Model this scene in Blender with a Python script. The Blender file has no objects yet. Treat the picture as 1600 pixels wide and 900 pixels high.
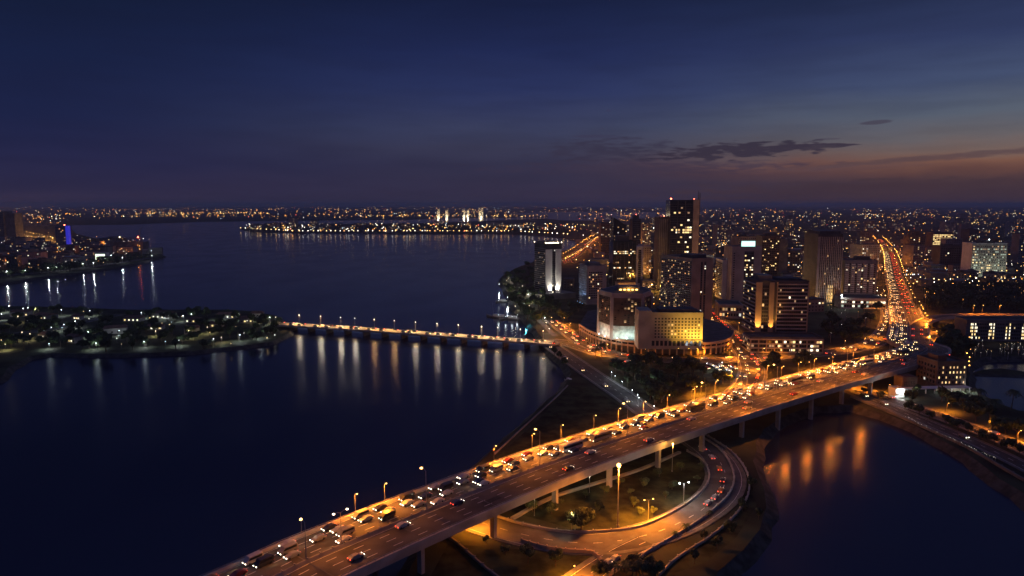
import bpy, bmesh, math, random
from mathutils import Vector, Matrix
from mathutils.geometry import tessellate_polygon
rnd = random.Random(11)
R = math.radians
SC = bpy.context.scene
COL = SC.collection

# ------------------------------------------------------------------ camera
CAMH, FPX = 110.0, 1081.0
PITCH = math.atan((450 - 319) / FPX)
cam_d = bpy.data.cameras.new('camera')
cam = bpy.data.objects.new('camera', cam_d); COL.objects.link(cam)
cam.location = (0, 0, CAMH)
cam.rotation_euler = (R(90) - PITCH, 0, 0)
cam_d.sensor_width = 36; cam_d.lens = FPX / 1600 * 36
cam_d.clip_start = 0.5; cam_d.clip_end = 400000
SC.camera = cam
SC.view_settings.view_transform = 'Standard'; SC.view_settings.look = 'None'
SC.view_settings.gamma = 1; SC.view_settings.use_curve_mapping = False
SC.view_settings.exposure = 0.0
SC.render.engine = 'CYCLES'
cy = SC.cycles
cy.max_bounces = 4; cy.diffuse_bounces = 2; cy.glossy_bounces = 3; cy.transmission_bounces = 2
cy.volume_bounces = 0; cy.transparent_max_bounces = 4
cy.caustics_reflective = False; cy.caustics_refractive = False
cy.use_denoising = True; cy.use_light_tree = True
cy.sample_clamp_indirect = 4

CP, SP = math.cos(PITCH), math.sin(PITCH)
def ray(px, py):
    x = (px - 800) / FPX; y = (450 - py) / FPX
    return Vector((x, CP + y * SP, -SP + y * CP))
def G(px, py, z=0.0):                       # where the sight line through a photo pixel meets height z
    d = ray(px, py); t = (z - CAMH) / d.z
    return Vector((d.x * t, d.y * t, z))
def depth_of(p): return p[1] * CP - (p[2] - CAMH) * SP
def proj(p):
    dx, dy, dz = p[0], p[1], p[2] - CAMH
    de = dy * CP - dz * SP; up = dy * SP + dz * CP
    return 800 + FPX * dx / de, 450 - FPX * up / de
def s2l(c): return tuple(((v / 255) / 12.92 if v / 255 <= .04045 else ((v / 255 + .055) / 1.055) ** 2.4) for v in c)

# ------------------------------------------------------------------ sky after sunset
def azel(px, py):
    d = ray(px, py).normalized()
    return math.degrees(math.atan2(d.x, d.y)), math.degrees(math.asin(d.z))
W = bpy.data.worlds.new('World'); SC.world = W; W.use_nodes = True
nt = W.node_tree; nt.nodes.clear()
def N(t, typ, **kw):
    n = t.nodes.new(typ)
    for k, v in kw.items(): setattr(n, k, v)
    return n
def mth(t, op, a, b=None, c=None, clamp=False):
    n = N(t, 'ShaderNodeMath', operation=op); n.use_clamp = clamp
    for i, v in enumerate((a, b, c)):
        if v is None: continue
        if isinstance(v, (int, float)): n.inputs[i].default_value = v
        else: t.links.new(v, n.inputs[i])
    return n.outputs[0]
def rng(t, v, a, b, c=0.0, d=1.0, smooth=True):
    n = N(t, 'ShaderNodeMapRange'); n.interpolation_type = 'SMOOTHSTEP' if smooth else 'LINEAR'
    t.links.new(v, n.inputs[0])
    for i, x in enumerate((a, b, c, d)): n.inputs[i + 1].default_value = x
    return n.outputs[0]
def mixc(t, f, a, b):
    n = N(t, 'ShaderNodeMix', data_type='RGBA')
    for s, v in ((n.inputs[0], f), (n.inputs[6], a), (n.inputs[7], b)):
        if isinstance(v, (int, float)): s.default_value = v
        elif isinstance(v, tuple): s.default_value = (*v, 1)
        else: t.links.new(v, s)
    return n.outputs[2]
tc = N(nt, 'ShaderNodeTexCoord')
sx = N(nt, 'ShaderNodeSeparateXYZ'); nt.links.new(tc.outputs['Generated'], sx.inputs[0])
az = mth(nt, 'MULTIPLY', mth(nt, 'ARCTAN2', sx.outputs[0], sx.outputs[1]), 57.2958)
el = mth(nt, 'MULTIPLY', mth(nt, 'ARCSINE', sx.outputs[2]), 57.2958)
uv = N(nt, 'ShaderNodeCombineXYZ'); nt.links.new(az, uv.inputs[0]); nt.links.new(el, uv.inputs[1])
def wnoise(sx_, sy_, scale, det=4, off=0.0):
    mp = N(nt, 'ShaderNodeMapping'); mp.inputs['Scale'].default_value = (sx_, sy_, 1); mp.inputs['Location'].default_value = (off, off * .7, 0)
    nt.links.new(uv.outputs[0], mp.inputs[0])
    n = N(nt, 'ShaderNodeTexNoise'); n.inputs['Scale'].default_value = scale; n.inputs['Detail'].default_value = det
    nt.links.new(mp.outputs[0], n.inputs['Vector']); return n.outputs[0]
nz = wnoise(.12, .5, 1.0, 3)
elw = mth(nt, 'ADD', el, mth(nt, 'MULTIPLY', mth(nt, 'SUBTRACT', nz, .5), 1.6))
E0, E1 = -3.0, 33.0
def ramp(stops):
    n = N(nt, 'ShaderNodeValToRGB'); n.color_ramp.interpolation = 'EASE'
    n.color_ramp.interpolation = 'LINEAR'
    e = n.color_ramp.elements
    while len(e) > 1: e.remove(e[-1])
    first = True
    for deg, c in stops:
        p = (deg - E0) / (E1 - E0)
        if first: el_ = e[0]; el_.position = p; first = False
        else: el_ = e.new(p)
        el_.color = (*s2l(c), 1)
    nt.links.new(rng(nt, elw, E0, E1, smooth=False), n.inputs[0]); return n.outputs[0]
SKYL = ramp([(-2, (48, 43, 68)), (.6, (48, 44, 72)), (3, (37, 39, 74)), (6, (27, 35, 72)), (10, (22, 32, 67)), (15.5, (16, 26, 53)), (20, (22, 30, 60)), (30, (50, 60, 106)), (33, (60, 70, 118))])
SKYC = ramp([(-2, (50, 46, 68)), (.8, (49, 47, 72)), (3, (47, 48, 76)), (4.6, (55, 57, 84)), (6, (55, 61, 93)), (9, (40, 50, 94)), (12, (29, 39, 82)), (15.5, (20, 29, 64)), (20, (25, 34, 72)), (30, (52, 62, 108)), (33, (62, 72, 120))])
SKYR = ramp([(-2, (60, 49, 62)), (.6, (60, 50, 64)), (1.6, (66, 53, 64)), (2.3, (98, 67, 65)), (3.0, (124, 86, 74)), (3.7, (118, 97, 92)), (4.6, (102, 98, 104)), (6.3, (86, 95, 112)), (8.5, (66, 79, 112)), (11.5, (46, 57, 96)), (15.5, (25, 36, 66)), (20, (30, 40, 78)), (30, (56, 66, 110)), (33, (64, 74, 120))])
fl = rng(nt, az, -34, 0); fr = rng(nt, az, 1, 36)
back = rng(nt, mth(nt, 'ABSOLUTE', az), 70, 165, 1, 0)
col = mixc(nt, fl, SKYL, SKYC)
col = mixc(nt, mth(nt, 'MULTIPLY', fr, back), col, SKYR)
# thin clouds left over from the day, in azimuth and elevation
cn = wnoise(.28, 1.6, 2.2, 8); cn2 = wnoise(.1, .8, 1.3, 4, 9.0)
def cloud(px, py, hx, hy, slope, amt, c, soft=.6, nk=1.6):
    global col
    a0, e0 = azel(px, py); A = hx / 18.5; Eh = hy / 18.5
    da = mth(nt, 'SUBTRACT', az, a0)
    de = mth(nt, 'SUBTRACT', mth(nt, 'SUBTRACT', el, e0), mth(nt, 'MULTIPLY', da, slope))
    q = mth(nt, 'ADD', mth(nt, 'POWER', mth(nt, 'DIVIDE', da, A), 2.0), mth(nt, 'POWER', mth(nt, 'DIVIDE', de, Eh), 2.0))
    v = mth(nt, 'ADD', mth(nt, 'SUBTRACT', 1.0, q), mth(nt, 'MULTIPLY', mth(nt, 'SUBTRACT', cn, .5), nk * 2))
    f = mth(nt, 'MULTIPLY', rng(nt, v, 0, soft), amt)
    col = mixc(nt, f, col, s2l(c))
cloud(950, 236, 120, 21, .01, .75, (50, 47, 71), 1.3, 2.3)
cloud(1000, 262, 280, 13, .0, .65, (56, 49, 72), 1.2, 2.2)
cloud(1150, 236, 125, 12, .03, .95, (50, 44, 64), .7, 2.4)
cloud(1250, 230, 75, 4.5, .01, .9, (54, 47, 66), .4, 1.6)
cloud(1370, 191, 22, 3.2, .03, .7, (62, 55, 75), .6, .6)
cloud(930, 213, 40, 3.5, .0, .6, (56, 54, 82), .8, 1.2)
cloud(1295, 217, 18, 1.5, .0, .5, (70, 66, 84), .6, .6)
cloud(1480, 245, 240, 5, .06, .75, (84, 66, 74), .9, 1.1)
cloud(1560, 283, 200, 9, .02, .5, (72, 54, 62), .8, 1.2)
cloud(1470, 300, 380, 20, .0, .75, (62, 49, 61), .8, 1.5)
cloud(1330, 262, 120, 5, .03, .35, (96, 72, 78), .9, 1.2)
bg = N(nt, 'ShaderNodeBackground'); col = mixc(nt, rng(nt, cn2, .35, .7, 0, .14), col, s2l((20, 22, 48))); nt.links.new(col, bg.inputs[0]); bg.inputs[1].default_value = 0.95
sky = N(nt, 'ShaderNodeTexSky', sky_type='NISHITA'); sky.sun_disc = False
sky.sun_elevation = R(-4.0); sky.sun_rotation = R(48)
bg2 = N(nt, 'ShaderNodeBackground'); nt.links.new(sky.outputs[0], bg2.inputs[0]); bg2.inputs[1].default_value = 0.05
ad = N(nt, 'ShaderNodeAddShader'); nt.links.new(bg.outputs[0], ad.inputs[0]); nt.links.new(bg2.outputs[0], ad.inputs[1])
wo = N(nt, 'ShaderNodeOutputWorld'); nt.links.new(ad.outputs[0], wo.inputs[0])

# ------------------------------------------------------------------ materials
def M(name, c, rough=.85, var=.3, scale=.4, spec=.3, metal=0.0, bump=0.0, obj=False, c2=None):
    m = bpy.data.materials.new(name); m.use_nodes = True; t = m.node_tree; b = t.nodes['Principled BSDF']
    b.inputs['Roughness'].default_value = rough; b.inputs['Metallic'].default_value = metal
    b.inputs['Specular IOR Level'].default_value = spec
    if obj: pos = N(t, 'ShaderNodeTexCoord').outputs['Object']
    else: pos = N(t, 'ShaderNodeNewGeometry').outputs['Position']
    n = N(t, 'ShaderNodeTexNoise'); n.inputs['Scale'].default_value = scale; n.inputs['Detail'].default_value = 5
    t.links.new(pos, n.inputs['Vector'])
    lo = tuple(v * (1 - var) for v in c); hi = tuple(min(1, v * (1 + var)) for v in (c2 or c))
    t.links.new(mixc(t, rng(t, n.outputs[0], .3, .7), lo, hi), b.inputs['Base Color'])
    if bump:
        bp = N(t, 'ShaderNodeBump'); bp.inputs['Strength'].default_value = bump; bp.inputs['Distance'].default_value = .3
        t.links.new(n.outputs[0], bp.inputs['Height']); t.links.new(bp.outputs[0], b.inputs['Normal'])
    return m
def EM(name, c, s, sampling='NONE'):
    m = bpy.data.materials.new(name); m.use_nodes = True; b = m.node_tree.nodes['Principled BSDF']
    b.inputs['Base Color'].default_value = (.3, .3, .3, 1)
    b.inputs['Emission Color'].default_value = (*c, 1); b.inputs['Emission Strength'].default_value = s
    try: m.cycles.emission_sampling = sampling
    except Exception: pass
    return m
SOD = (1.0, .27, .018); SODY = (1.0, .43, .07); WHT = (.85, .93, 1.0); WARM = (1.0, .72, .38); AQUA = (.45, .95, .85)
m_ground = M('ground_soil', (.032, .03, .022), .95, .5, .05, .1, c2=(.036, .04, .022))
m_grass = M('park_grass', (.024, .028, .013), .95, .8, .16, .1, bump=.4)
m_bank = M('bank_stone', (.05, .047, .04), .9, .5, .3, .2, bump=.5)
m_asph = M('asphalt', (.065, .06, .056), .85, .3, .15, .15)
m_deckasph = M('deck_asphalt', (.08, .07, .058), .7, .35, .12, .15)
m_pave = M('pavement', (.11, .105, .095), .8, .25, .3)
m_paint = M('road_paint', (.62, .6, .55), .6, .25, .9)
m_conc = M('concrete', (.34, .32, .29), .8, .25, .12)
m_concd = M('dark_concrete', (.17, .16, .15), .85, .3, .1)
m_beige = M('beige_render', (.32, .25, .19), .8, .18, .1)
m_pink = M('pinkish_cladding', (.36, .29, .26), .75, .18, .1)
m_white = M('white_cladding', (.62, .6, .56), .7, .12, .1)
m_grey = M('grey_cladding', (.22, .21, .21), .75, .2, .1)
m_dark = M('dark_cladding', (.07, .07, .075), .6, .3, .1)
m_brown = M('brown_panel', (.13, .09, .065), .7, .3, .2)
m_glass = M('dark_glass', (.018, .022, .028), .12, .3, .3, .6)
m_glassg = M('green_glass', (.02, .035, .035), .12, .3, .2, .6)
m_roof = M('roof_felt', (.075, .07, .07), .9, .35, .2)
m_steel = M('painted_steel', (.22, .22, .22), .5, .2, .8, metal=.3)
m_tile = M('roof_tile', (.14, .075, .05), .85, .3, .4)
m_trunk = M('bark', (.09, .065, .045), .9, .3, .8, obj=True)
m_leaf = M('leaf_dark', (.032, .05, .02), .7, .4, .9, .3, obj=True)
m_leaf2 = M('leaf_light', (.055, .085, .03), .7, .4, .9, .3, obj=True)
m_tyre = M('tyre_rubber', (.02, .02, .02), .9)
l_warm = EM('window_warm', (1.0, .58, .22), 1.0); l_yel = EM('window_yellow', (1.0, .70, .28), 1.7); l_wht = EM('window_white', (1.0, .88, .62), 1.9)
l_dim = EM('window_dim', (1.0, .6, .3), .35); l_cool = EM('window_cool', (.75, .92, .72), .6); l_red = EM('window_orange', (1.0, .4, .12), 1.4)
l_w2 = EM('window_low_warm', (1.0, .55, .2), .55); l_y2 = EM('window_low_yellow', (1.0, .72, .34), .8); l_c2 = EM('window_low_white', (.95, .92, .8), .7)
LIT = [l_warm, l_w2, l_w2, l_yel, l_y2, l_y2, l_wht, l_c2, l_dim, l_dim, l_red]
e_sod = EM('lamp_sodium', (1.0, .52, .13), 7); e_wht = EM('lamp_white', (.85, .95, 1.0), 16); e_warm = EM('lamp_warm_white', (1.0, .78, .5), 8)
e_head = EM('headlight_glass', (1.0, .86, .64), 9); e_hfar = EM('distant_headlight', (1.0, .66, .3), 9); e_tail = EM('taillight_glass', (1.0, .06, .02), 5)
e_red = EM('beacon_red', (1.0, .12, .06), 20); e_blue = EM('lamp_blue', (.15, .2, 1.0), 8)
e_sign = EM('sign_teal', (.55, 1.0, .88), 1.6); e_lobby = EM('lobby_light', (.5, .95, .8), .5)

# water
m_water = bpy.data.materials.new('lagoon_water'); m_water.use_nodes = True
t = m_water.node_tree; b = t.nodes['Principled BSDF']
b.inputs['Base Color'].default_value = (.004, .009, .038, 1); b.inputs['Roughness'].default_value = .2; b.inputs['IOR'].default_value = 1.33
gp = N(t, 'ShaderNodeNewGeometry')
n1 = N(t, 'ShaderNodeTexNoise'); n1.inputs['Scale'].default_value = 1.1; n1.inputs['Detail'].default_value = 3
n2 = N(t, 'ShaderNodeTexNoise'); n2.inputs['Scale'].default_value = .02; n2.inputs['Detail'].default_value = 3
mp = N(t, 'ShaderNodeMapping'); mp.inputs['Scale'].default_value = (1.0, .6, 1); mp.inputs['Rotation'].default_value = (0, 0, .5)
t.links.new(gp.outputs['Position'], mp.inputs[0]); t.links.new(mp.outputs[0], n1.inputs['Vector']); t.links.new(mp.outputs[0], n2.inputs['Vector'])
bp = N(t, 'ShaderNodeBump'); bp.inputs['Strength'].default_value = .22; bp.inputs['Distance'].default_value = .18
t.links.new(n1.outputs[0], bp.inputs['Height']); t.links.new(bp.outputs[0], b.inputs['Normal'])
t.links.new(rng(t, n2.outputs[0], .35, .7, .13, .19), b.inputs['Roughness'])

# ------------------------------------------------------------------ helpers
class MB:
    def __init__(s): s.v = []; s.f = []; s.m = []
    def add(s, vs, fs, mi=0):
        o = len(s.v); s.v += [tuple(x) for x in vs]; s.f += [tuple(i + o for i in f) for f in fs]; s.m += [mi] * len(fs); return s
    def box(s, x0, x1, y0, y1, z0, z1, mi=0, top=True, bot=True):
        v = [(x0, y0, z0), (x1, y0, z0), (x1, y1, z0), (x0, y1, z0), (x0, y0, z1), (x1, y0, z1), (x1, y1, z1), (x0, y1, z1)]
        f = [(0, 1, 5, 4), (1, 2, 6, 5), (2, 3, 7, 6), (3, 0, 4, 7)]
        if top: f.append((4, 5, 6, 7))
        if bot: f.append((3, 2, 1, 0))
        return s.add(v, f, mi)
    def rbox(s, c, u, a, b_, z0, z1, mi=0):           # box centred at c, long side a along unit u
        u = Vector((u[0], u[1], 0)).normalized(); w = Vector((-u.y, u.x, 0)); c = Vector((c[0], c[1], 0)); v = []
        for z in (z0, z1):
            for i, j in ((-1, -1), (1, -1), (1, 1), (-1, 1)):
                p = c + u * (i * a / 2) + w * (j * b_ / 2); v.append((p.x, p.y, z))
        return s.add(v, [(0, 1, 5, 4), (1, 2, 6, 5), (2, 3, 7, 6), (3, 0, 4, 7), (4, 5, 6, 7), (3, 2, 1, 0)], mi)
    def prism(s, poly, z0, z1, mi=0, cap=True):
        n = len(poly); v = [(p[0], p[1], z0) for p in poly] + [(p[0], p[1], z1) for p in poly]
        f = [(i, (i + 1) % n, n + (i + 1) % n, n + i) for i in range(n)]
        if cap: f.append(tuple(range(n, 2 * n)))
        return s.add(v, f, mi)
    def tube(s, p0, p1, r0, r1=None, n=6, mi=0, cap=True):
        r1 = r0 if r1 is None else r1; p0, p1 = Vector(p0), Vector(p1); d = (p1 - p0)
        if d.length < 1e-6: return s
        d.normalize(); a = d.orthogonal().normalized(); b_ = d.cross(a); v = []
        for p, r in ((p0, r0), (p1, r1)):
            for k in range(n):
                w = 2 * math.pi * k / n; v.append(p + a * (r * math.cos(w)) + b_ * (r * math.sin(w)))
        f = [(k, (k + 1) % n, n + (k + 1) % n, n + k) for k in range(n)]
        if cap: f += [tuple(range(n - 1, -1, -1)), tuple(range(n, 2 * n))]
        return s.add(v, f, mi)
    def ball(s, c, r, sz=1.0, mi=0, n=8, rings=4):
        v = [(c[0], c[1], c[2] - r * sz)]
        for i in range(1, rings):
            a = -math.pi / 2 + math.pi * i / rings
            for k in range(n):
                w = 2 * math.pi * k / n; v.append((c[0] + r * math.cos(a) * math.cos(w), c[1] + r * math.cos(a) * math.sin(w), c[2] + r * sz * math.sin(a)))
        v.append((c[0], c[1], c[2] + r * sz)); T = len(v) - 1; f = []
        for k in range(n): f.append((0, 1 + (k + 1) % n, 1 + k)); f.append((T, 1 + (rings - 2) * n + k, 1 + (rings - 2) * n + (k + 1) % n))
        for i in range(rings - 2):
            for k in range(n): f.append((1 + i * n + k, 1 + i * n + (k + 1) % n, 1 + (i + 1) * n + (k + 1) % n, 1 + (i + 1) * n + k))
        return s.add(v, f, mi)
    def octa(s, c, r, mi=0, sz=1.0):
        x, y, z = c
        return s.add([(x + r, y, z), (x, y + r, z), (x - r, y, z), (x, y - r, z), (x, y, z + r * sz), (x, y, z - r * sz)],
                     [(0, 1, 4), (1, 2, 4), (2, 3, 4), (3, 0, 4), (1, 0, 5), (2, 1, 5), (3, 2, 5), (0, 3, 5)], mi)
    def mesh(s, name, mats):
        me = bpy.data.meshes.new(name); me.from_pydata(s.v, [], s.f)
        for m in (mats if isinstance(mats, (list, tuple)) else [mats]): me.materials.append(m)
        if any(s.m): me.polygons.foreach_set('material_index', s.m)
        me.update(); return me
    def build(s, name, mats, parent=None, **kw): return link(name, s.mesh(name, mats), parent, **kw)
def link(name, data, parent=None, loc=None, rz=None, **props):
    o = bpy.data.objects.new(name, data); COL.objects.link(o)
    if parent: o.parent = parent
    if loc is not None: o.location = loc
    if rz is not None: o.rotation_euler = (0, 0, rz)
    for k, v in props.items(): o[k] = v
    return o
def thing(name, label, cat, loc=(0, 0, 0), rz=0.0, group=None):
    o = link(name, None, None, loc, rz); o['label'] = label; o['category'] = cat
    if group: o['group'] = group
    return o
def kids(o): return KIDS.get(o.name, [])
KIDS = {}
def child(parent, o): KIDS.setdefault(parent.name, []).append(o); return o
def tag(o, label, cat, group=None):
    o['label'] = label; o['category'] = cat
    if group: o['group'] = group
    return o
def light(name, kind, parent, loc, c, power, radius=.3, **kw):
    d = bpy.data.lights.new(name, kind); d.color = c; d.energy = power
    if kind != 'AREA': d.shadow_soft_size = radius
    for k, v in kw.items(): setattr(d, k, v)
    return link(name, d, parent, loc)
def aim(o, d): o.rotation_euler = Vector(d).to_track_quat('-Z', 'Y').to_euler()
def spline(pts, step=5.0):                              # smooth curve through world points (x, y, z)
    P = [Vector(p) for p in pts]; P = [P[0] * 2 - P[1]] + P + [P[-1] * 2 - P[-2]]; out = []
    for i in range(1, len(P) - 2):
        p0, p1, p2, p3 = P[i - 1:i + 3]; n = max(2, int((p2 - p1).length / step))
        for k in range(n):
            u = k / n
            out.append(.5 * ((2 * p1) + (p2 - p0) * u + (2 * p0 - 5 * p1 + 4 * p2 - p3) * u * u + (3 * p1 - p0 - 3 * p2 + p3) * u ** 3))
    out.append(P[-2]); return out
def frames(path):
    T = []
    for i in range(len(path)):
        d = path[min(i + 1, len(path) - 1)] - path[max(i - 1, 0)]; d.z = 0; T.append(d.normalized())
    return T
def sweep(mb, path, sec, mi=0, closed=True):            # section points are (offset to the right, height)
    T = frames(path); n = len(sec); v = []; f = []
    for p, tt in zip(path, T):
        r = Vector((tt.y, -tt.x, 0))
        for a, h in sec: q = p + r * a; v.append((q.x, q.y, q.z + h))
    for i in range(len(path) - 1):
        for k in range(n if closed else n - 1):
            f.append((i * n + k, i * n + (k + 1) % n, (i + 1) * n + (k + 1) % n, (i + 1) * n + k))
    if closed: f += [tuple(range(n - 1, -1, -1)), tuple((len(path) - 1) * n + k for k in range(n))]
    return mb.add(v, f, mi)
def along(path, spacing, start=0.0):
    out = []; T = frames(path); acc = start
    L = 0.0
    for i in range(len(path) - 1):
        seg = (path[i + 1] - path[i]).length
        while acc <= L + seg:
            u = (acc - L) / seg; out.append((path[i].lerp(path[i + 1], u), T[i].lerp(T[i + 1], u).normalized(), acc)); acc += spacing
        L += seg
    return out
def plen(path): return sum((path[i + 1] - path[i]).length for i in range(len(path) - 1))
ORD = ['first', 'second', 'third', 'fourth', 'fifth', 'sixth', 'seventh', 'eighth', 'ninth', 'tenth', 'eleventh', 'twelfth', 'thirteenth', 'fourteenth',
       'fifteenth', 'sixteenth', 'seventeenth', 'eighteenth', 'nineteenth']
def nth(i):
    if i < 19: return ORD[i]
    i += 1; s = {1: 'st', 2: 'nd', 3: 'rd'}.get(i % 10 if i % 100 not in (11, 12, 13) else 0, 'th')
    return f'{i}{s}'
OBST = []                                               # (x, y, radius) kept clear of filler buildings and trees
def clear(x, y, r): return all((x - a) ** 2 + (y - b_) ** 2 > (r + c) ** 2 for a, b_, c in OBST)

# ------------------------------------------------------------------ water, land
w = MB(); S = 160000
w.add([(-S, -S, 0), (S, -S, 0), (S, S, 0), (-S, S, 0)], [(0, 1, 2, 3)]); w.build('water', m_water, kind='structure')
bed = MB(); bed.add([(-S, -S, -4), (S, -S, -4), (S, S, -4), (-S, S, -4)], [(0, 1, 2, 3)])
def pts(l, z=0.0): return [G(x, y, z) for x, y in l]
def land(name, outer, z, holes=(), mat=None, bank=5.0):
    loops = [[Vector((p.x, p.y, z)) for p in pts(outer)]] + [[Vector((p.x, p.y, z)) for p in pts(h)] for h in holes]
    def area(l): return sum(l[i].x * l[(i + 1) % len(l)].y - l[(i + 1) % len(l)].x * l[i].y for i in range(len(l))) / 2
    if area(loops[0]) < 0: loops[0].reverse()
    for h in loops[1:]:
        if area(h) > 0: h.reverse()
    # soften straight stretches with a little wander
    new = []
    for l in loops:
        o = []
        for i, p in enumerate(l):
            q = l[(i + 1) % len(l)]; o.append(p); L = (q - p).length
            if L > 12 and p.y < 2500 and q.y < 2500 and abs(p.x) < 2500:
                n = min(14, int(L / 9)); d = (q - p).normalized(); r = Vector((-d.y, d.x, 0))
                for k in range(1, n): o.append(p.lerp(q, k / n) + r * rnd.uniform(-1, 1) * 1.2)
        new.append(o)
    mb = MB(); flat = [p for l in new for p in l]
    mb.add(flat, [tuple(x) for x in tessellate_polygon(new)])
    for l in new:
        n = len(l); v = []
        for i, p in enumerate(l):
            d = (l[(i + 1) % n] - l[i - 1]); d.z = 0
            if d.length < 1e-6: d = Vector((1, 0, 0))
            d.normalize(); r = Vector((d.y, -d.x, 0)); sc_ = bank * rnd.uniform(.8, 1.3)
            v += [(p.x, p.y, z), (p.x + r.x * sc_, p.y + r.y * sc_, -1.2)]
        mb.add(v, [(2 * i, 2 * i + 1, 2 * ((i + 1) % n) + 1, 2 * ((i + 1) % n)) for i in range(n)], 1)
    return mb.build(name, [mat or m_ground, m_bank], kind='structure')
Z = 3.0
MAIN = [(375, 357), (385, 361), (420, 363), (500, 364.5), (560, 364), (640, 366), (700, 366), (760, 365), (800, 366), (840, 368), (880, 372), (900, 377), (903, 383),
        (893, 390), (870, 397), (850, 402), (832, 412), (805, 422), (786, 434), (782, 442), (790, 455), (797, 470), (808, 488), (822, 505), (838, 520), (846, 532),
        (850, 545), (868, 560), (887, 578), (893, 592), (884, 607), (866, 625), (838, 650), (800, 685), (770, 712), (745, 735), (722, 785), (692, 830), (664, 862), (640, 905),
        (600, 990), (900, 1060), (1085, 960), (1125, 905), (1162, 872), (1187, 840), (1197, 805), (1193, 775), (1183, 750), (1176, 730), (1180, 700), (1205, 672), (1235, 655), (1275, 643),
        (1330, 641), (1380, 655), (1430, 675), (1490, 708), (1540, 742), (1620, 800), (1800, 900), (2600, 700), (3600, 480), (4000, 380), (4000, 322), (2400, 321), (1110, 321),
        (1105, 334), (1060, 339), (1000, 342), (930, 345), (880, 345), (850, 342), (780, 345), (700, 348), (640, 350), (560, 350.5), (450, 352), (400, 354)]
LAGOON = [(1512, 577), (1540, 564), (1700, 560), (1700, 655), (1590, 650), (1545, 630), (1512, 612)]
land('plateau_terrain', MAIN, Z, [LAGOON])
land('far_terrain', [(105, 351.5), (200, 351), (300, 347), (370, 346), (450, 345), (560, 344), (640, 343.5), (700, 341), (800, 340), (830, 337), (780, 334), (850, 331.5), (950, 331), (1060, 331.5), (1103, 331),
                     (1103, 320.8), (800, 320.8), (300, 320.8), (-600, 320.8), (-900, 330), (-600, 350), (0, 352)], 2.0)
PENIN = [(-300, 462), (0, 446), (60, 436), (120, 429), (200, 416), (240, 407), (250, 402), (240, 396), (222, 389), (222, 381), (190, 375), (150, 375), (116, 367), (104, 354), (60, 353), (-300, 353)]
land('peninsula_terrain', [(-300, 462), (0, 446), (60, 436), (120, 429), (200, 416), (240, 407), (257, 402), (245, 396), (224, 388), (226, 380), (190, 374), (150, 374), (118, 366), (106, 353.5), (60, 353), (-300, 353)], 2.6)
ISLAND = [(-260, 650), (0, 597), (15, 578), (45, 562), (80, 556), (140, 558), (200, 557), (260, 555), (300, 553), (340, 548), (380, 545), (425, 538), (452, 524), (455, 512), (440, 503), (428, 496),
          (400, 490), (350, 487), (300, 487), (200, 487), (130, 484), (60, 482), (-100, 480), (-260, 480)]
land('island_terrain', ISLAND, 2.2, mat=m_ground)
land('lagoon_spit', [(1518, 586), (1600, 589), (1720, 591), (1720, 585), (1600, 583), (1565, 578), (1535, 580)], 1.0)
# grass lawns laid over the soil
def patch(name, pl, z, mat):
    P = [Vector((p.x, p.y, z)) for p in pts(pl, z)]; mb = MB(); mb.add(P, [tuple(x) for x in tessellate_polygon([P])]); return mb.build(name, mat, kind='structure')
patch('lawn_field', [(888, 603), (925, 606), (985, 645), (870, 690), (790, 715), (772, 718), (842, 655)], Z + .04, m_grass)
patch('lawn_field', [(860, 700), (1040, 660), (1100, 700), (1108, 745), (1085, 790), (1000, 826), (900, 828), (800, 800), (780, 760)], Z + .04, m_grass)
patch('lawn_field', [(700, 850), (830, 860), (960, 868), (880, 940), (640, 960)], Z + .04, m_grass)
patch('lawn_field', [(1172, 740), (1182, 790), (1150, 840), (1100, 880), (1040, 900), (1000, 905), (1090, 850), (1150, 800)], Z + .04, m_grass)
patch('lawn_field', [(940, 566), (1090, 570), (1150, 585), (1145, 608), (1035, 640), (985, 612)], Z + .04, m_grass)

# ------------------------------------------------------------------ street lamps
def lamp_mesh(kind, em):
    a = MB(); a.tube((0, 0, 0), (0, 0, .5), .22, .2); a.tube((0, 0, .5), (0, 0, 9.8), .13, .08); pole = a.mesh('pole', m_steel)
    arm = MB(); head = MB()
    if kind == 'single':
        arm.tube((0, 0, 9.7), (0, -.7, 10.1), .06, .05); arm.tube((0, -.7, 10.1), (0, -1.5, 10.2), .05); head.ball((0, -1.7, 10.05), .42, .55)
    elif kind == 'double':
        for s in (-1, 1):
            arm.tube((0, 0, 9.7), (s * 1.2, 0, 10.2), .06, .05); arm.tube((s * 1.2, 0, 10.2), (s * 2.1, 0, 10.25), .05)
        head.ball((2.3, 0, 10.1), .4, .55)
    else:
        arm.tube((0, 0, 9.8), (0, 0, 10.0), .16, .2); head.ball((0, 0, 10.3), .36)
    return pole, arm.mesh('arm', m_steel), head.mesh('lamp_head', em)
LM = {}
NL = [0]
LAMP_GAIN = .3
LMASS = MB(); MLIGHTS = []
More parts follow.
